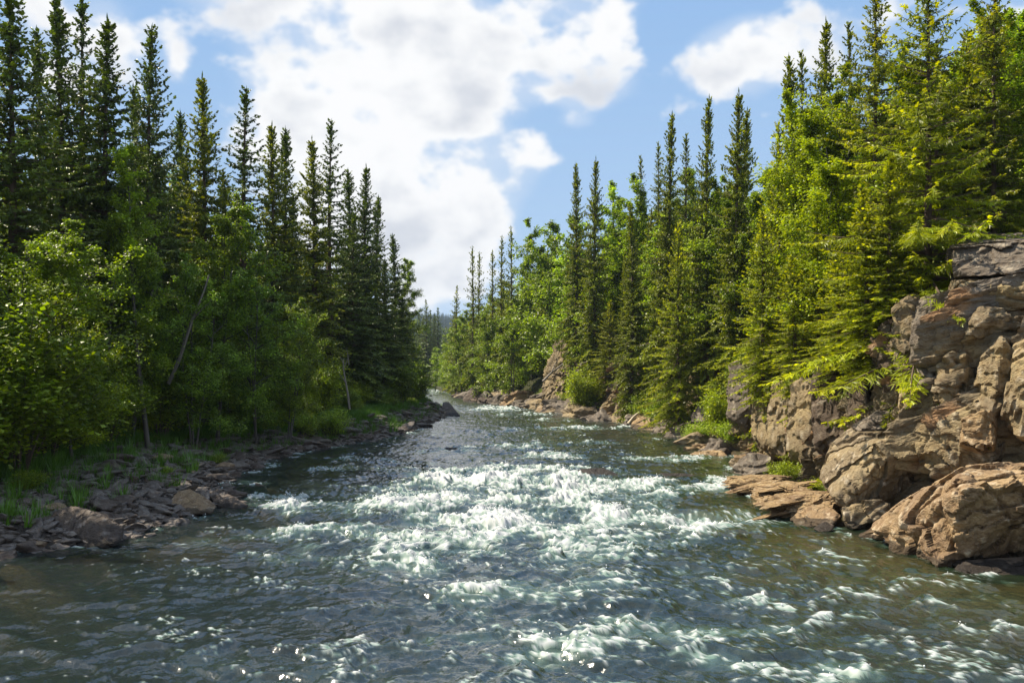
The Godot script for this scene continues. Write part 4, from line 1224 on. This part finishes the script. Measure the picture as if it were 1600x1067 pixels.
func build_forest() -> void:
	for k in PLANS.size():
		var root := Node3D.new()
		var w := part("trunk" if PLANS[k][0] != "h" else "stem", results[k][0].mesh(), mats.bark, root)
		var c := part("crown", results[k][1].mesh(), mats.leaf_mid, root)
		if results[k][2].v.size():
			tag(part("limbs", results[k][2].mesh(), mats.bark, w), "", "", "", "stuff")
		protos.push_back(root)
	results.clear()
	var S := "spruce_tree"
	var B := "birch_tree"
	var gl := "spruces of the left bank"
	var gr := "spruces of the right bank"
	var bl := "birches of the left bank"
	var br := "birches of the right bank"
	# left bank, front rank, from the picture's left edge upstream
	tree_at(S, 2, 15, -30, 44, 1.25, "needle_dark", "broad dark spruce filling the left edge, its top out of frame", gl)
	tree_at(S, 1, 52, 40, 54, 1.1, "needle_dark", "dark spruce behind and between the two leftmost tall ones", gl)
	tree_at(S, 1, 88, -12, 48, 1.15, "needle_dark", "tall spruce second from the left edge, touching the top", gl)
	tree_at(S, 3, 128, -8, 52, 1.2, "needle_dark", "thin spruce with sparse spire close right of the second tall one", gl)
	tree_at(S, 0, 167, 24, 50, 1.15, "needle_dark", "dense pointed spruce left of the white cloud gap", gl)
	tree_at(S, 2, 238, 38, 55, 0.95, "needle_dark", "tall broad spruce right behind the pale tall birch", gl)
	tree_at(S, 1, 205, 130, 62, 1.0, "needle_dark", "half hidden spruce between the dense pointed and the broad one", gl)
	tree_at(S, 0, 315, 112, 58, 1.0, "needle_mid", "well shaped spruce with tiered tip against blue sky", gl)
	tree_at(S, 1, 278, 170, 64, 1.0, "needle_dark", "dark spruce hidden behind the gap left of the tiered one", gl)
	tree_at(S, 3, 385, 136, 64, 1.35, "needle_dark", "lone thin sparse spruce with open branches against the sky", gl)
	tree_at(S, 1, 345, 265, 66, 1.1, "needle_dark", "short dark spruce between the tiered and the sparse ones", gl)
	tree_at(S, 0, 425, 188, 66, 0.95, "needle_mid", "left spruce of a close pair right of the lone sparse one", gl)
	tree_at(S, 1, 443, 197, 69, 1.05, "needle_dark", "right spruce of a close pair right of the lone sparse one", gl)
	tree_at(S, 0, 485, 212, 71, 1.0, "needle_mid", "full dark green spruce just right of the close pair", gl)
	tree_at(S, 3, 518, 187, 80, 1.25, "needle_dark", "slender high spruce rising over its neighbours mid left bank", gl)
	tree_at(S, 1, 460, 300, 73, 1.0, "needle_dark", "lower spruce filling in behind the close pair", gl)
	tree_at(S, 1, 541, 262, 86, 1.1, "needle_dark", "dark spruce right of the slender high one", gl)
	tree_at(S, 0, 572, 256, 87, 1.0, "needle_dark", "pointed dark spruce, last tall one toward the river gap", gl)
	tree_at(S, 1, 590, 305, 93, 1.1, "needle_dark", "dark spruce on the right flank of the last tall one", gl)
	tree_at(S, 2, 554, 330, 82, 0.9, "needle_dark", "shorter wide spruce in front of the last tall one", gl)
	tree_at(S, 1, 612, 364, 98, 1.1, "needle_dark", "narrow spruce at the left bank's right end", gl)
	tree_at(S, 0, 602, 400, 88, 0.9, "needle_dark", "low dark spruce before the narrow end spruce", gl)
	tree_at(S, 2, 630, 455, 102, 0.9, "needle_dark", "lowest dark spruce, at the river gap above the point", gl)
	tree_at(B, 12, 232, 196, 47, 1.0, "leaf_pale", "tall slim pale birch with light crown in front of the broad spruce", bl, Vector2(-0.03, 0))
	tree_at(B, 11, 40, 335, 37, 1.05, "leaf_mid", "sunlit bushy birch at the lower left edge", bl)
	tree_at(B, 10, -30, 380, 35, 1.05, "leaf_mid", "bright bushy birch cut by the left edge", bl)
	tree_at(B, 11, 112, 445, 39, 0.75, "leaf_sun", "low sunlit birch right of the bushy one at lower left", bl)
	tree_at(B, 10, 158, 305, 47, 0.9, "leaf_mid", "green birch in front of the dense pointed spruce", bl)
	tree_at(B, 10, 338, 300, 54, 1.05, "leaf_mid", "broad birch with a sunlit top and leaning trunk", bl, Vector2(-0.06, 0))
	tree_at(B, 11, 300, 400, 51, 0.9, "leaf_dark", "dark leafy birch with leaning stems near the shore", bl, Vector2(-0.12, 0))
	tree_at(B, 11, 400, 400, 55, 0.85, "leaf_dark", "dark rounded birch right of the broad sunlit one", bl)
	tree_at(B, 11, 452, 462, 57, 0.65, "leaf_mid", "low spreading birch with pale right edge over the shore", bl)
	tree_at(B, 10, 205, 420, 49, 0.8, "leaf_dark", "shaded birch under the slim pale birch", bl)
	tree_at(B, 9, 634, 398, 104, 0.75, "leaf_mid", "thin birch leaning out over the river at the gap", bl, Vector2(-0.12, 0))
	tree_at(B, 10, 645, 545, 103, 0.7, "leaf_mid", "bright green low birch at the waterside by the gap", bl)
	# right bank, front rank, from the cliff upstream
	for e in [[1390, 250, 34.6, "young drooping spruce on the cliff edge, rightmost of the row hanging over the rock"], [1356, 290, 35.2, "young drooping spruce hanging over the cliff edge, second from the right"], [1312, 380, 38.5, "small drooping spruce over the dark recess of the cliff"], [1244, 400, 43.5, "drooping spruce hanging over the mid cliff, second from its left end"], [1192, 330, 48.5, "drooping spruce at the left end of the mid cliff"]]:
		var xx := wx(e[0], e[2])
		var gg := table(CLIFF_TOP, e[2]) - 1.2
		plant(S, 5, xx, e[2], (wy(e[1], e[2]) - gg) / 14.0, 0.95 * (0.5 + 0.5 * (wy(e[1], e[2]) - gg) / 14.0), e[0], "needle_sun", e[3], "tree", gr, 0.0, gg, Vector2(0.05, 0.0))
	for e in [[5, 1000, 480, 84, "needle_sun", "yellow green young spruce on the low rock wall right of the waterside spruce"], [5, 945, 470, 96, "needle_mid", "young spruce on the rock wall left of the waterside spruce"], [5, 1030, 440, 78, "needle_sun", "sunlit young spruce just left above the curved outcrop"], [5, 1145, 390, 62, "needle_sun", "sunlit young spruce above the left end of the mid cliff"], [1, 965, 400, 92, "needle_mid", "narrow green spruce close left of the waterside spruce"]]:
		var dd: float = e[3]
		var xx := maxf(wx(e[1], dd), xr(dd) + table(CLIFF_AT, dd) + 1.6)
		var gg := table(CLIFF_TOP, dd) * 0.55
		var tl := (wy(e[2], dd) - gg) / float(PLANS[e[0]][1])
		plant(S, e[0], xx, dd, tl, 0.9 * (0.6 + 0.4 * tl), e[1], e[4], e[5], "tree", gr, 0.0, gg)
	tree_at(S, 4, 1452, -85, 35.0, 1.1, "needle_sun", "huge wide spruce with yellow green tips on the cliff top", gr)
	tree_at(S, 5, 1372, -35, 45, 1.05, "needle_mid", "tall spruce left behind the huge cliff top spruce", gr)
	tree_at(S, 5, 1555, -70, 41, 1.0, "needle_mid", "dark spruce right behind the huge one, top out of frame", gr)
	tree_at(S, 5, 1408, 250, 37.5, 0.9, "needle_sun", "yellow green young spruce hanging over the cliff edge", gr)
	tree_at(S, 0, 1291, 27, 52, 0.9, "needle_mid", "spruce with a tall open spire left of the big ones", gr)
	tree_at(S, 3, 1326, 35, 58, 1.1, "needle_mid", "thin spruce close right of the tall open spire", gr)
	tree_at(S, 1, 1230, 84, 54, 1.0, "needle_mid", "narrow pointed spruce, left of two close tips", gr)
	tree_at(S, 3, 1253, 80, 60, 1.1, "needle_mid", "narrow dark spruce, right of two close tips", gr)
	tree_at(S, 5, 1214, 190, 50, 0.85, "needle_sun", "sunlit spruce with branches hanging down to the rock wall", gr)
	tree_at(S, 5, 1275, 330, 43, 0.85, "needle_sun", "yellow green spruce drooping over the mid cliff", gr)
	tree_at(S, 0, 1156, 139, 62, 0.9, "needle_mid", "tall spruce with double tip above the curved outcrop", gr)
	tree_at(S, 1, 1170, 168, 70, 1.0, "needle_mid", "spruce close behind the double tipped one", gr)
	tree_at(S, 1, 1110, 149, 70, 0.85, "needle_mid", "very slim column like spruce with straight top", gr)
	tree_at(S, 3, 1072, 208, 88, 1.1, "needle_mid", "short tipped spruce between the slim column and its neighbour", gr)
	tree_at(S, 1, 1051, 175, 76, 0.9, "needle_mid", "tall dark spruce left of the slim column", gr)
	tree_at(S, 3, 1029, 222, 104, 1.0, "needle_mid", "distant grey green spruce tip left of the tall dark one", gr)
	tree_at(S, 3, 1001, 243, 106, 1.0, "needle_mid", "distant spruce tip above the light birch canopy", gr)
	tree_at(S, 5, 1062, 345, 70, 0.85, "needle_sun", "sunlit lower spruce before the tall dark one", gr)
	tree_at(S, 1, 984, 318, 84, 0.95, "needle_mid", "spruce standing low at the waterside before pale birches", gr)
	tree_at(S, 0, 932, 245, 100, 0.9, "needle_mid", "tall spruce, right of two above the far outcrop", gr)
	tree_at(S, 1, 901, 254, 108, 0.95, "needle_mid", "tall dark spruce, left of two above the far outcrop", gr)
	tree_at(S, 7, 957, 285, 118, 1.0, "needle_mid", "small spruce tip right behind the two above the outcrop", gr)
	tree_at(S, 7, 798, 353, 135, 1.0, "needle_mid", "right spruce of the far pair over the river bend", gr)
	tree_at(S, 7, 785, 368, 141, 1.0, "needle_mid", "left spruce of the far pair over the river bend", gr)
	tree_at(S, 7, 770, 390, 150, 1.0, "needle_mid", "far spruce just left of the pair at the bend", gr)
	tree_at(S, 7, 750, 393, 166, 1.0, "needle_mid", "far spruce, right of the two thin spires", gr)
	tree_at(S, 7, 737, 384, 160, 1.0, "needle_mid", "far thin spire, left of two near the gap", gr)
	tree_at(S, 8, 714, 446, 178, 0.9, "needle_mid", "small far spruce at the river gap", gr)
	tree_at(S, 8, 758, 480, 150, 0.8, "needle_mid", "low far spruce among birches left of the outcrop", gr)
	tree_at(B, 10, 1302, 140, 49, 1.05, "leaf_sun", "large bright leafy birch beside the huge spruce", br)
	tree_at(B, 11, 1352, 112, 50, 0.95, "leaf_sun", "bright birch top left behind the huge spruce", br)
	tree_at(B, 9, 1255, 290, 50, 0.9, "leaf_sun", "leafy birch between hanging spruces over the mid cliff", br)
	tree_at(B, 10, 1592, -20, 44, 1.0, "leaf_sun", "bright birch cut by the right edge", br)
	tree_at(B, 9, 1530, 130, 46, 0.9, "leaf_mid", "birch glimpsed behind the huge spruce on the right", br)
	tree_at(B, 9, 1200, 290, 60, 0.9, "leaf_mid", "birch behind the sunlit hanging spruce", br)
	tree_at(B, 9, 1132, 290, 72, 1.0, "leaf_mid", "light birch between the double tip and slim column spruces", br)
	tree_at(B, 9, 1090, 255, 90, 1.1, "leaf_mid", "pale birch crown left behind the slim column spruce", br)
	tree_at(B, 13, 1012, 272, 102, 1.15, "leaf_mid", "pale birch crown left of the tall dark spruce", br)
	tree_at(B, 13, 975, 283, 110, 1.1, "leaf_pale", "pale birch crown above the low waterside spruce", br)
	tree_at(B, 14, 880, 330, 117, 1.1, "leaf_pale", "tall pale birch left of the two outcrop spruces", br)
	tree_at(B, 14, 858, 338, 122, 1.2, "leaf_mid", "wide birch hanging over the far outcrop", br)
	tree_at(B, 13, 828, 345, 131, 1.1, "leaf_mid", "light birch right of the far spruce pair", br)
	tree_at(B, 14, 838, 440, 114, 1.0, "leaf_pale", "low wide birch reaching down to the water at the outcrop", br)
	tree_at(B, 14, 800, 460, 126, 1.0, "leaf_mid", "rounded birch at the far waterside", br)
	tree_at(B, 14, 765, 480, 142, 1.0, "leaf_mid", "rounded birch further along the far waterside", br)
	tree_at(B, 14, 722, 490, 165, 1.0, "leaf_mid", "far birch in front of the thin spires", br)
	tree_at(B, 14, 700, 508, 185, 1.0, "leaf_mid", "far birch right beside the river gap", br)
	tree_at(B, 14, 680, 540, 205, 0.9, "leaf_pale", "farthest birch at the bend of the river", br)
	# the ranks behind
	var r := rng(400)
	var rest := []
	for k in 460:
		var left := k % 3 == 0
		var d := lerpf(42.0, 215.0, pow(r.randf(), 1.5)) if not left else lerpf(54.0, 118.0, r.randf())
		var u := lerpf(4.6, 20.0, pow(r.randf(), 1.3)) if not left else table(SCREE, d) + r.randf_range(5.0, 20.0)
		var x := xl(d) - u if left else xr(d) + u
		var px := 800.0 + x / d * F
		if px < -160 or px > 1760: continue
		var g := ground(x, d)
		var tip := table(SKYLINE, px) + r.randf_range(8, 75)
		var tall := minf(wy(tip, d) - g, r.randf_range(11, 18))
		if tall < 4.5: continue
		var ok := true
		for e in rest:
			if Vector2(e[0] - x, e[1] - d).length() < 1.7:
				ok = false
				break
		if ok: rest.push_back([x, d, tall, left, px])
	for k in 16:
		var d := 10.0 + k * 2.3
		var x := minf(xl(d) - r.randf_range(9.5, 15.0), -0.6 * d - 2.0)
		rest.push_back([x, d, r.randf_range(12, 16), true, -500])
	rest.sort_custom(func(a, b): return a[1] < b[1])
	var count := {}
	for e in rest:
		var birchy := r.randf() < (0.25 if e[3] else 0.66)
		var far: bool = e[1] > 75
		var k: int
		if birchy: k = (13 + r.randi() % 2) if far else 9 + r.randi() % 2
		else: k = (6 + r.randi() % 3) if far else r.randi() % 3
		var mat: String
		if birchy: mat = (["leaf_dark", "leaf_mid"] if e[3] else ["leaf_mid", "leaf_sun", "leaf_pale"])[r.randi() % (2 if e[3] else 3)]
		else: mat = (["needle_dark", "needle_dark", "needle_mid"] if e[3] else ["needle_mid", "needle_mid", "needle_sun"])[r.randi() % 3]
		var kind := "birch" if birchy else "spruce"
		var bank := "left" if e[3] else "right"
		var place := ""
		for lm in (LEFT_MARKS if e[3] else RIGHT_MARKS):
			if e[4] >= lm[0]: place = lm[1]
		var size := "tall" if e[2] > 13 else "mid sized" if e[2] > 8 else "small"
		var hue: String = {"needle_dark": "dark green", "needle_mid": "olive green", "needle_sun": "yellow green", "leaf_dark": "dark green", "leaf_mid": "fresh green", "leaf_sun": "bright green", "leaf_pale": "pale green"}[mat]
		var key := size + hue + kind + place
		count[key] = count.get(key, 0) + 1
		var tall: float = e[2] / PLANS[k][1]
		plant(B if birchy else S, k, e[0], e[1], tall, r.randf_range(0.9, 1.15) * (0.55 + 0.45 * tall), r.randf() * TAU, mat, "%s %s %s %s, %s going upstream" % [size, hue, kind, place, ordinal(count[key])], "tree", "%s behind the front rank on the %s bank" % ["birches" if birchy else "spruces", bank])

func build_shrubs() -> void:
	var r := rng(600)
	var list := [   # called, plan, column, distance, size, material, label
		["willow_shrub", 15, 1090, 63, 1.0, "leaf_pale", "pale green willow bush at the foot of the rock wall, left one"],
		["willow_shrub", 15, 1150, 56, 1.0, "leaf_pale", "pale green willow bush at the foot of the rock wall, right one"],
		["willow_shrub", 16, 1228, 41, 0.75, "leaf_sun", "light green bush on the layered ledge below the wall"],
		["willow_shrub", 16, 1275, 37, 0.6, "leaf_sun", "small bush at the base of the leaning tan block"],
		["willow_shrub", 16, 1180, 46, 0.6, "leaf_sun", "low bush at the left end of the layered ledge"],
		["sapling", 17, 1130, 60, 1.1, "leaf_sun", "slim green sapling beside the curved outcrop"],
		["birch_shrub", 17, 912, 97, 1.6, "leaf_sun", "sunlit young birch bush in front of the far outcrop"],
		["birch_shrub", 17, 1010, 80, 1.0, "leaf_mid", "bush above the large tilted slab"],
		["birch_shrub", 17, 1040, 74, 1.1, "leaf_pale", "pale bush left of the curved outcrop"],
		["willow_shrub", 15, 520, 62, 1.1, "leaf_pale", "blue green willow bush on the left shore's edge"],
		["willow_shrub", 15, 478, 60, 0.9, "leaf_pale", "smaller blue green willow left beside the larger one"],
		["birch_shrub", 17, 500, 66, 1.2, "leaf_sun", "sunlit young birch in the shade of the left spruces"],
		["birch_shrub", 17, 625, 88, 1.3, "leaf_mid", "green bush at the left point's forest edge"],
		["birch_shrub", 17, 648, 96, 1.4, "leaf_mid", "green bush above the slabs of the left point"],
		["willow_shrub", 16, 258, 40, 0.35, "leaf_pale", "tiny willow growing among the shore stones by the rounded boulder"],
		["willow_shrub", 16, 45, 33, 0.6, "leaf_mid", "low green bush over the dark ledge at far left"],
		["willow_shrub", 16, 340, 47, 0.45, "leaf_mid", "small low plant in the middle of the scree"],
	]
	for e in list:
		var x := wx(e[2], e[3])
		plant(e[0], e[1], x, e[3], e[4], e[4] * 1.05, r.randf() * TAU, e[5], e[6], "shrub", "", 0.1)
	for e in [[10, 33.5, 1.7, "dense green shrub at the lower left edge in front of the birch stems"], [85, 35.5, 1.9, "dense green shrub second from the lower left edge"], [150, 38.0, 1.5, "dense green shrub at the upper end of the scree left of the slim birch"], [205, 42.0, 1.3, "green shrub hiding the foot of the slim pale birch"], [300, 46.0, 1.4, "green shrub under the broad sunlit birch"], [380, 51.0, 1.4, "green shrub in front of the dark rounded birch"], [-60, 32.0, 1.8, "dense green shrub just cut off by the left edge"]]:
		var x := minf(wx(e[0], e[1]), xl(e[1]) - table(SCREE, e[1]) * 0.92)
		plant("leafy_shrub", 17, x, e[1], e[2], e[2] * 1.15, r.randf() * TAU, "leaf_mid", e[3], "shrub", "", 0.2)
	var c := 0
	for k in 90:
		var d := lerpf(28.0, 110.0, pow((k + r.randf()) / 90.0, 1.3))
		var x := xl(d) - table(SCREE, d) * 0.95 - r.randf_range(0.3, 4.0)
		var s := r.randf_range(0.6, 1.3) * (1.0 if d < 58 else 0.6)
		c += 1
		plant("undergrowth_bush", [15, 17, 17][k % 3], x, d, s, s * 1.1, r.randf() * TAU, ["leaf_dark", "leaf_mid", "leaf_sun"][r.randi() % 3], "shaded leafy bush under the left trees, %s going upstream" % ordinal(c), "shrub", "undergrowth of the left bank")
	c = 0
	for k in 95:
		var d := lerpf(50.0, 215.0, pow((k + r.randf()) / 95.0, 1.35))
		var x := xr(d) + table(CLIFF_AT, d) + (r.randf_range(2.2, 5.0) if k % 7 else r.randf_range(0.8, 1.6))
		var s := r.randf_range(0.6, 1.2) * (1.0 + 0.5 * sm(80, 160, d))
		c += 1
		plant("bank_bush", [15, 17, 17][k % 3], x, d, s, s * 1.1, r.randf() * TAU, ["leaf_sun", "leaf_mid", "leaf_pale"][r.randi() % 3], "sunny green bush on the right slope, %s going upstream" % ordinal(c), "shrub", "bushes of the right slope")

func stick(called: String, pts: Array, r0: float, r1: float, col: Color, label: String, category: String, twigs: Array) -> void:
	var base: Vector3 = pts[0]
	var o := thing(called, base)
	var p := PackedVector3Array()
	var rad := PackedFloat32Array()
	for k in pts.size():
		p.push_back(pts[k] - base)
		rad.push_back(lerpf(r0, r1, float(k) / (pts.size() - 1)))
	var mb := MB.new()
	mb.tube(p, rad, 9, col, 0.12)
	mb.normals()
	part("trunk", mb.mesh(), mats.bark, o)
	for t in twigs:
		var b := MB.new()
		b.tube(PackedVector3Array([t[0] - base, (t[0] + t[1]) * 0.5 - base + Vector3(0, 0.06, 0), t[1] - base]), PackedFloat32Array([r1 * 1.2, r1 * 0.8, r1 * 0.3]), 5, col, 0.1)
		b.normals()
		part("branch", b.mesh(), mats.bark, o)
	tag(o, label, category)

func build_wood() -> void:
	var grey := Color(0.50, 0.47, 0.43)
	stick("dead_tree", [at(546, 640, 64), at(543, 615, 64), at(540, 598, 64.1), at(536, 575, 64.2), at(537, 560, 64.2)], 0.08, 0.03, grey, "bare grey dead tree with crooked stem before the dark left spruces", "tree", [[at(537, 570, 64.2), at(530, 556, 64.4)], [at(538, 575, 64.2), at(546, 552, 64)], [at(545, 570, 64), at(541, 543, 64)], [at(541, 600, 64.1), at(530, 585, 64)]])
	stick("driftwood_log", [at(836, 634, 112), at(860, 628, 113), at(884, 618, 114)], 0.16, 0.08, grey, "pale driftwood log lying on the stones at the far right waterline", "log", [[at(860, 628, 113), at(872, 616, 113)]])
	stick("driftwood_log", [at(822, 628, 122), at(850, 624, 120), at(868, 622, 119)], 0.14, 0.06, grey, "thin driftwood log behind the longer pale one", "log", [])
	stick("driftwood_log", [at(982, 662, 78), at(990, 652, 78), at(1000, 644, 78)], 0.12, 0.1, Color(0.72, 0.66, 0.56), "short pale plank of driftwood leaning beside the tilted slab", "log", [])
	stick("fallen_trunk", [at(848, 596, 106), at(862, 582, 106.5), at(885, 565, 107), at(905, 556, 108)], 0.13, 0.06, grey, "bare pale trunk leaning out above the far outcrop", "log", [[at(862, 582, 106.5), at(872, 560, 106)]])
	# leaning grey stems in the shade of the left bank
	stick("leaning_stem", [at(204, 610, 48), at(215, 560, 48.2), at(228, 500, 48.6), at(240, 440, 49), at(246, 395, 49.4)], 0.10, 0.04, Color(0.36, 0.34, 0.31), "grey birch stem leaning right under the slim pale birch", "tree", [[at(228, 500, 48.6), at(246, 450, 48)]])
	stick("leaning_stem", [at(262, 600, 49), at(280, 560, 49.2), at(300, 500, 49.6), at(318, 455, 50), at(326, 430, 50.4)], 0.10, 0.04, Color(0.36, 0.34, 0.31), "grey birch stem leaning right below the broad sunlit birch", "tree", [[at(300, 500, 49.6), at(330, 470, 49)]])

func build_far() -> void:
	# the wooded hill at the end of the valley
	var mb := MB.new()
	var W := 90
	var D := 24
	for a in D + 1:
		for b in W + 1:
			var x := lerpf(-1500, 900, float(b) / W)
			var d := lerpf(900, 2300, float(a) / D)
			var rise := sin(PI * clampf(float(a) / D, 0, 1) * 0.5)
			var y: float = rise * (100.0 + 25.0 * nz.land.get_noise_2d(x * 0.03, 5.0)) + nz.land.get_noise_2d(x * 0.2, d * 0.2) * 10.0 - 10.0 * (1 - rise)
			mb.v.push_back(Vector3(x, y, -d))
			mb.c.push_back(Color(0.20, 0.27, 0.15).darkened(0.2 * absf(nz.land.get_noise_2d(x * 0.5, d * 0.5))))
	for a in D:
		for b in W:
			var p := a * (W + 1) + b
			mb.i.append_array([p, p + W + 1, p + 1, p + 1, p + W + 1, p + W + 2])
	mb.normals()
	tag(single("hill", mb.mesh(), mats.soil), "far wooded hill at the end of the valley", "", "", "structure")
	var plain := MB.new()
	for q in [Vector3(-900, 1.0, -410), Vector3(900, 1.0, -410), Vector3(1800, 3.0, -1000), Vector3(-1800, 3.0, -1000)]:
		plain.v.push_back(q)
		plain.c.push_back(Color(0.22, 0.28, 0.14))
	plain.i = PackedInt32Array([0, 2, 1, 0, 3, 2])
	plain.normals()
	tag(single("valley_floor", plain.mesh(), mats.soil), "wooded valley floor beyond the river bend", "", "", "structure")
	var r := rng(808)
	var tiny := MB.new()
	for k in 70:
		var t := k / 70.0
		var a := k * 2.4
		var h := Vector3(cos(a), -0.35, sin(a)).normalized()
		tiny.leaf(Vector3(0, 1.5 + 13.5 * t, 0), h, Vector3(-sin(a), 0, cos(a)), 2.6 * (1.0 - t) + 0.3, 0.9 * (1.0 - t) + 0.2, 0.2, Color(0.22, 0.28, 0.13))
	tiny.tube(PackedVector3Array([Vector3.ZERO, Vector3(0, 15.5, 0)]), PackedFloat32Array([0.25, 0.03]), 4, Color(0.3, 0.26, 0.22))
	var mm := MultiMesh.new()
	mm.transform_format = MultiMesh.TRANSFORM_3D
	mm.mesh = tiny.mesh()
	mm.instance_count = 9000
	for k in 9000:
		var d := lerpf(430.0, 2200.0, sqrt(r.randf()))
		var x := wx(r.randf_range(520, 860), d)
		var y := 1.5
		if d > 900.0:
			var rise := sin(PI * clampf((d - 900.0) / 1400.0, 0, 1) * 0.5)
			y = rise * (100.0 + 25.0 * nz.land.get_noise_2d(x * 0.03, 5.0)) + nz.land.get_noise_2d(x * 0.2, d * 0.2) * 10.0 - 10.0 * (1 - rise)
		var sc := r.randf_range(0.7, 1.2)
		mm.set_instance_transform(k, Transform3D(Basis(Vector3.UP, r.randf() * TAU).scaled_local(Vector3(sc * 1.2, sc, sc * 1.2)), Vector3(x, y - 1.0, -d)))
	var wood := MultiMeshInstance3D.new()
	wood.name = "distant_forest"
	wood.multimesh = mm
	wood.material_override = mats.needle_dark
	add_child(wood, true)
	tag(wood, "hazy spruce forest covering the far hill and the valley floor", "forest", "", "stuff")
	var c := 0
	for k in 34:
		var px := r.randf_range(628, 715)
		var d := r.randf_range(300, 400)
		var x := wx(px, d)
		c += 1
		var tall := r.randf_range(0.75, 1.15)
		plant("spruce_tree", 6 + k % 3, x, d, tall, tall * 1.2, r.randf() * TAU, "needle_dark", "hazy far spruce beyond the river gap, %s of the distant stand" % ordinal(c), "tree", "distant spruces beyond the river gap", 0.2, 2.0 + r.randf() * 5.0)

func _ready() -> void:
	# camera: level, its lens shifted up a little
	var cam := Camera3D.new()
	cam.name = "camera"
	cam.projection = Camera3D.PROJECTION_FRUSTUM
	cam.near = 0.1
	cam.far = 6000.0
	cam.size = 0.1 * 1067.0 / F
	cam.frustum_offset = Vector2(0, 0.1 * (HZ - 533.5) / F)
	cam.position = Vector3(0, EYE, 0)
	add_child(cam)
	cam.current = true
	# sky and exposure
	var env := Environment.new()
	env.background_mode = Environment.BG_SKY
	env.tonemap_mode = Environment.TONE_MAPPER_LINEAR
	env.tonemap_exposure = 1.75
	var sky := Sky.new()
	sky.sky_material = build_sky()
	env.sky = sky
	env.background_energy_multiplier = 0.61
	env.fog_enabled = true
	env.fog_density = 0.00012
	env.fog_light_color = Color(0.75, 0.84, 0.95)
	env.sdfgi_enabled = true
	env.ssao_enabled = true
	env.ssil_enabled = true
	var we := WorldEnvironment.new()
	we.environment = env
	add_child(we)
	# sun: high in front of us on the left
	var sun := DirectionalLight3D.new()
	sun.name = "sun"
	sun.light_energy = 1.6
	sun.light_color = Color(1.0, 0.95, 0.86)
	sun.light_angular_distance = 0.5
	sun.shadow_enabled = true
	var az := deg_to_rad(66.0)
	var el := deg_to_rad(51.0)
	sun.look_at_from_position(Vector3.ZERO, -Vector3(-sin(az) * cos(el), sin(el), -cos(az) * cos(el)))
	add_child(sun)

	noise("land", 3, 0.09, 4)
	noise("fine", 4, 0.8, 3)
	noise("rock", 6, 0.9, 4)
	noise("ridge", 7, 0.8, 3, FastNoiseLite.TYPE_SIMPLEX_SMOOTH, FastNoiseLite.FRACTAL_RIDGED)
	var cf := noise("cell", 10, 0.9, 1, FastNoiseLite.TYPE_CELLULAR)
	cf.cellular_return_type = FastNoiseLite.RETURN_CELL_VALUE
	cf.cellular_distance_function = FastNoiseLite.DISTANCE_HYBRID
	var jf := noise("joint", 14, 0.75, 1, FastNoiseLite.TYPE_CELLULAR)
	jf.cellular_return_type = FastNoiseLite.RETURN_DISTANCE2_SUB
	jf.cellular_distance_function = FastNoiseLite.DISTANCE_EUCLIDEAN
	var t0 := Time.get_ticks_msec()
	results.resize(PLANS.size())
	var job := WorkerThreadPool.add_group_task(grow, PLANS.size())
	build_materials()
	build_ground()
	print("ground ", Time.get_ticks_msec() - t0)
	WorkerThreadPool.wait_for_group_task_completion(job)
	var tris := 0
	for e in results: tris += (e[0].i.size() + e[1].i.size()) / 3
	print("trees ", Time.get_ticks_msec() - t0, " tris ", tris)
	build_river()
	print("river ", Time.get_ticks_msec() - t0)
	build_cliff()
	build_boulders()
	build_scree()
	print("rocks ", Time.get_ticks_msec() - t0)
	var shrubs_first := results.size()
	build_forest()
	build_far()
	build_shrubs()
	build_grass()
	build_wood()
	print("all ", Time.get_ticks_msec() - t0)
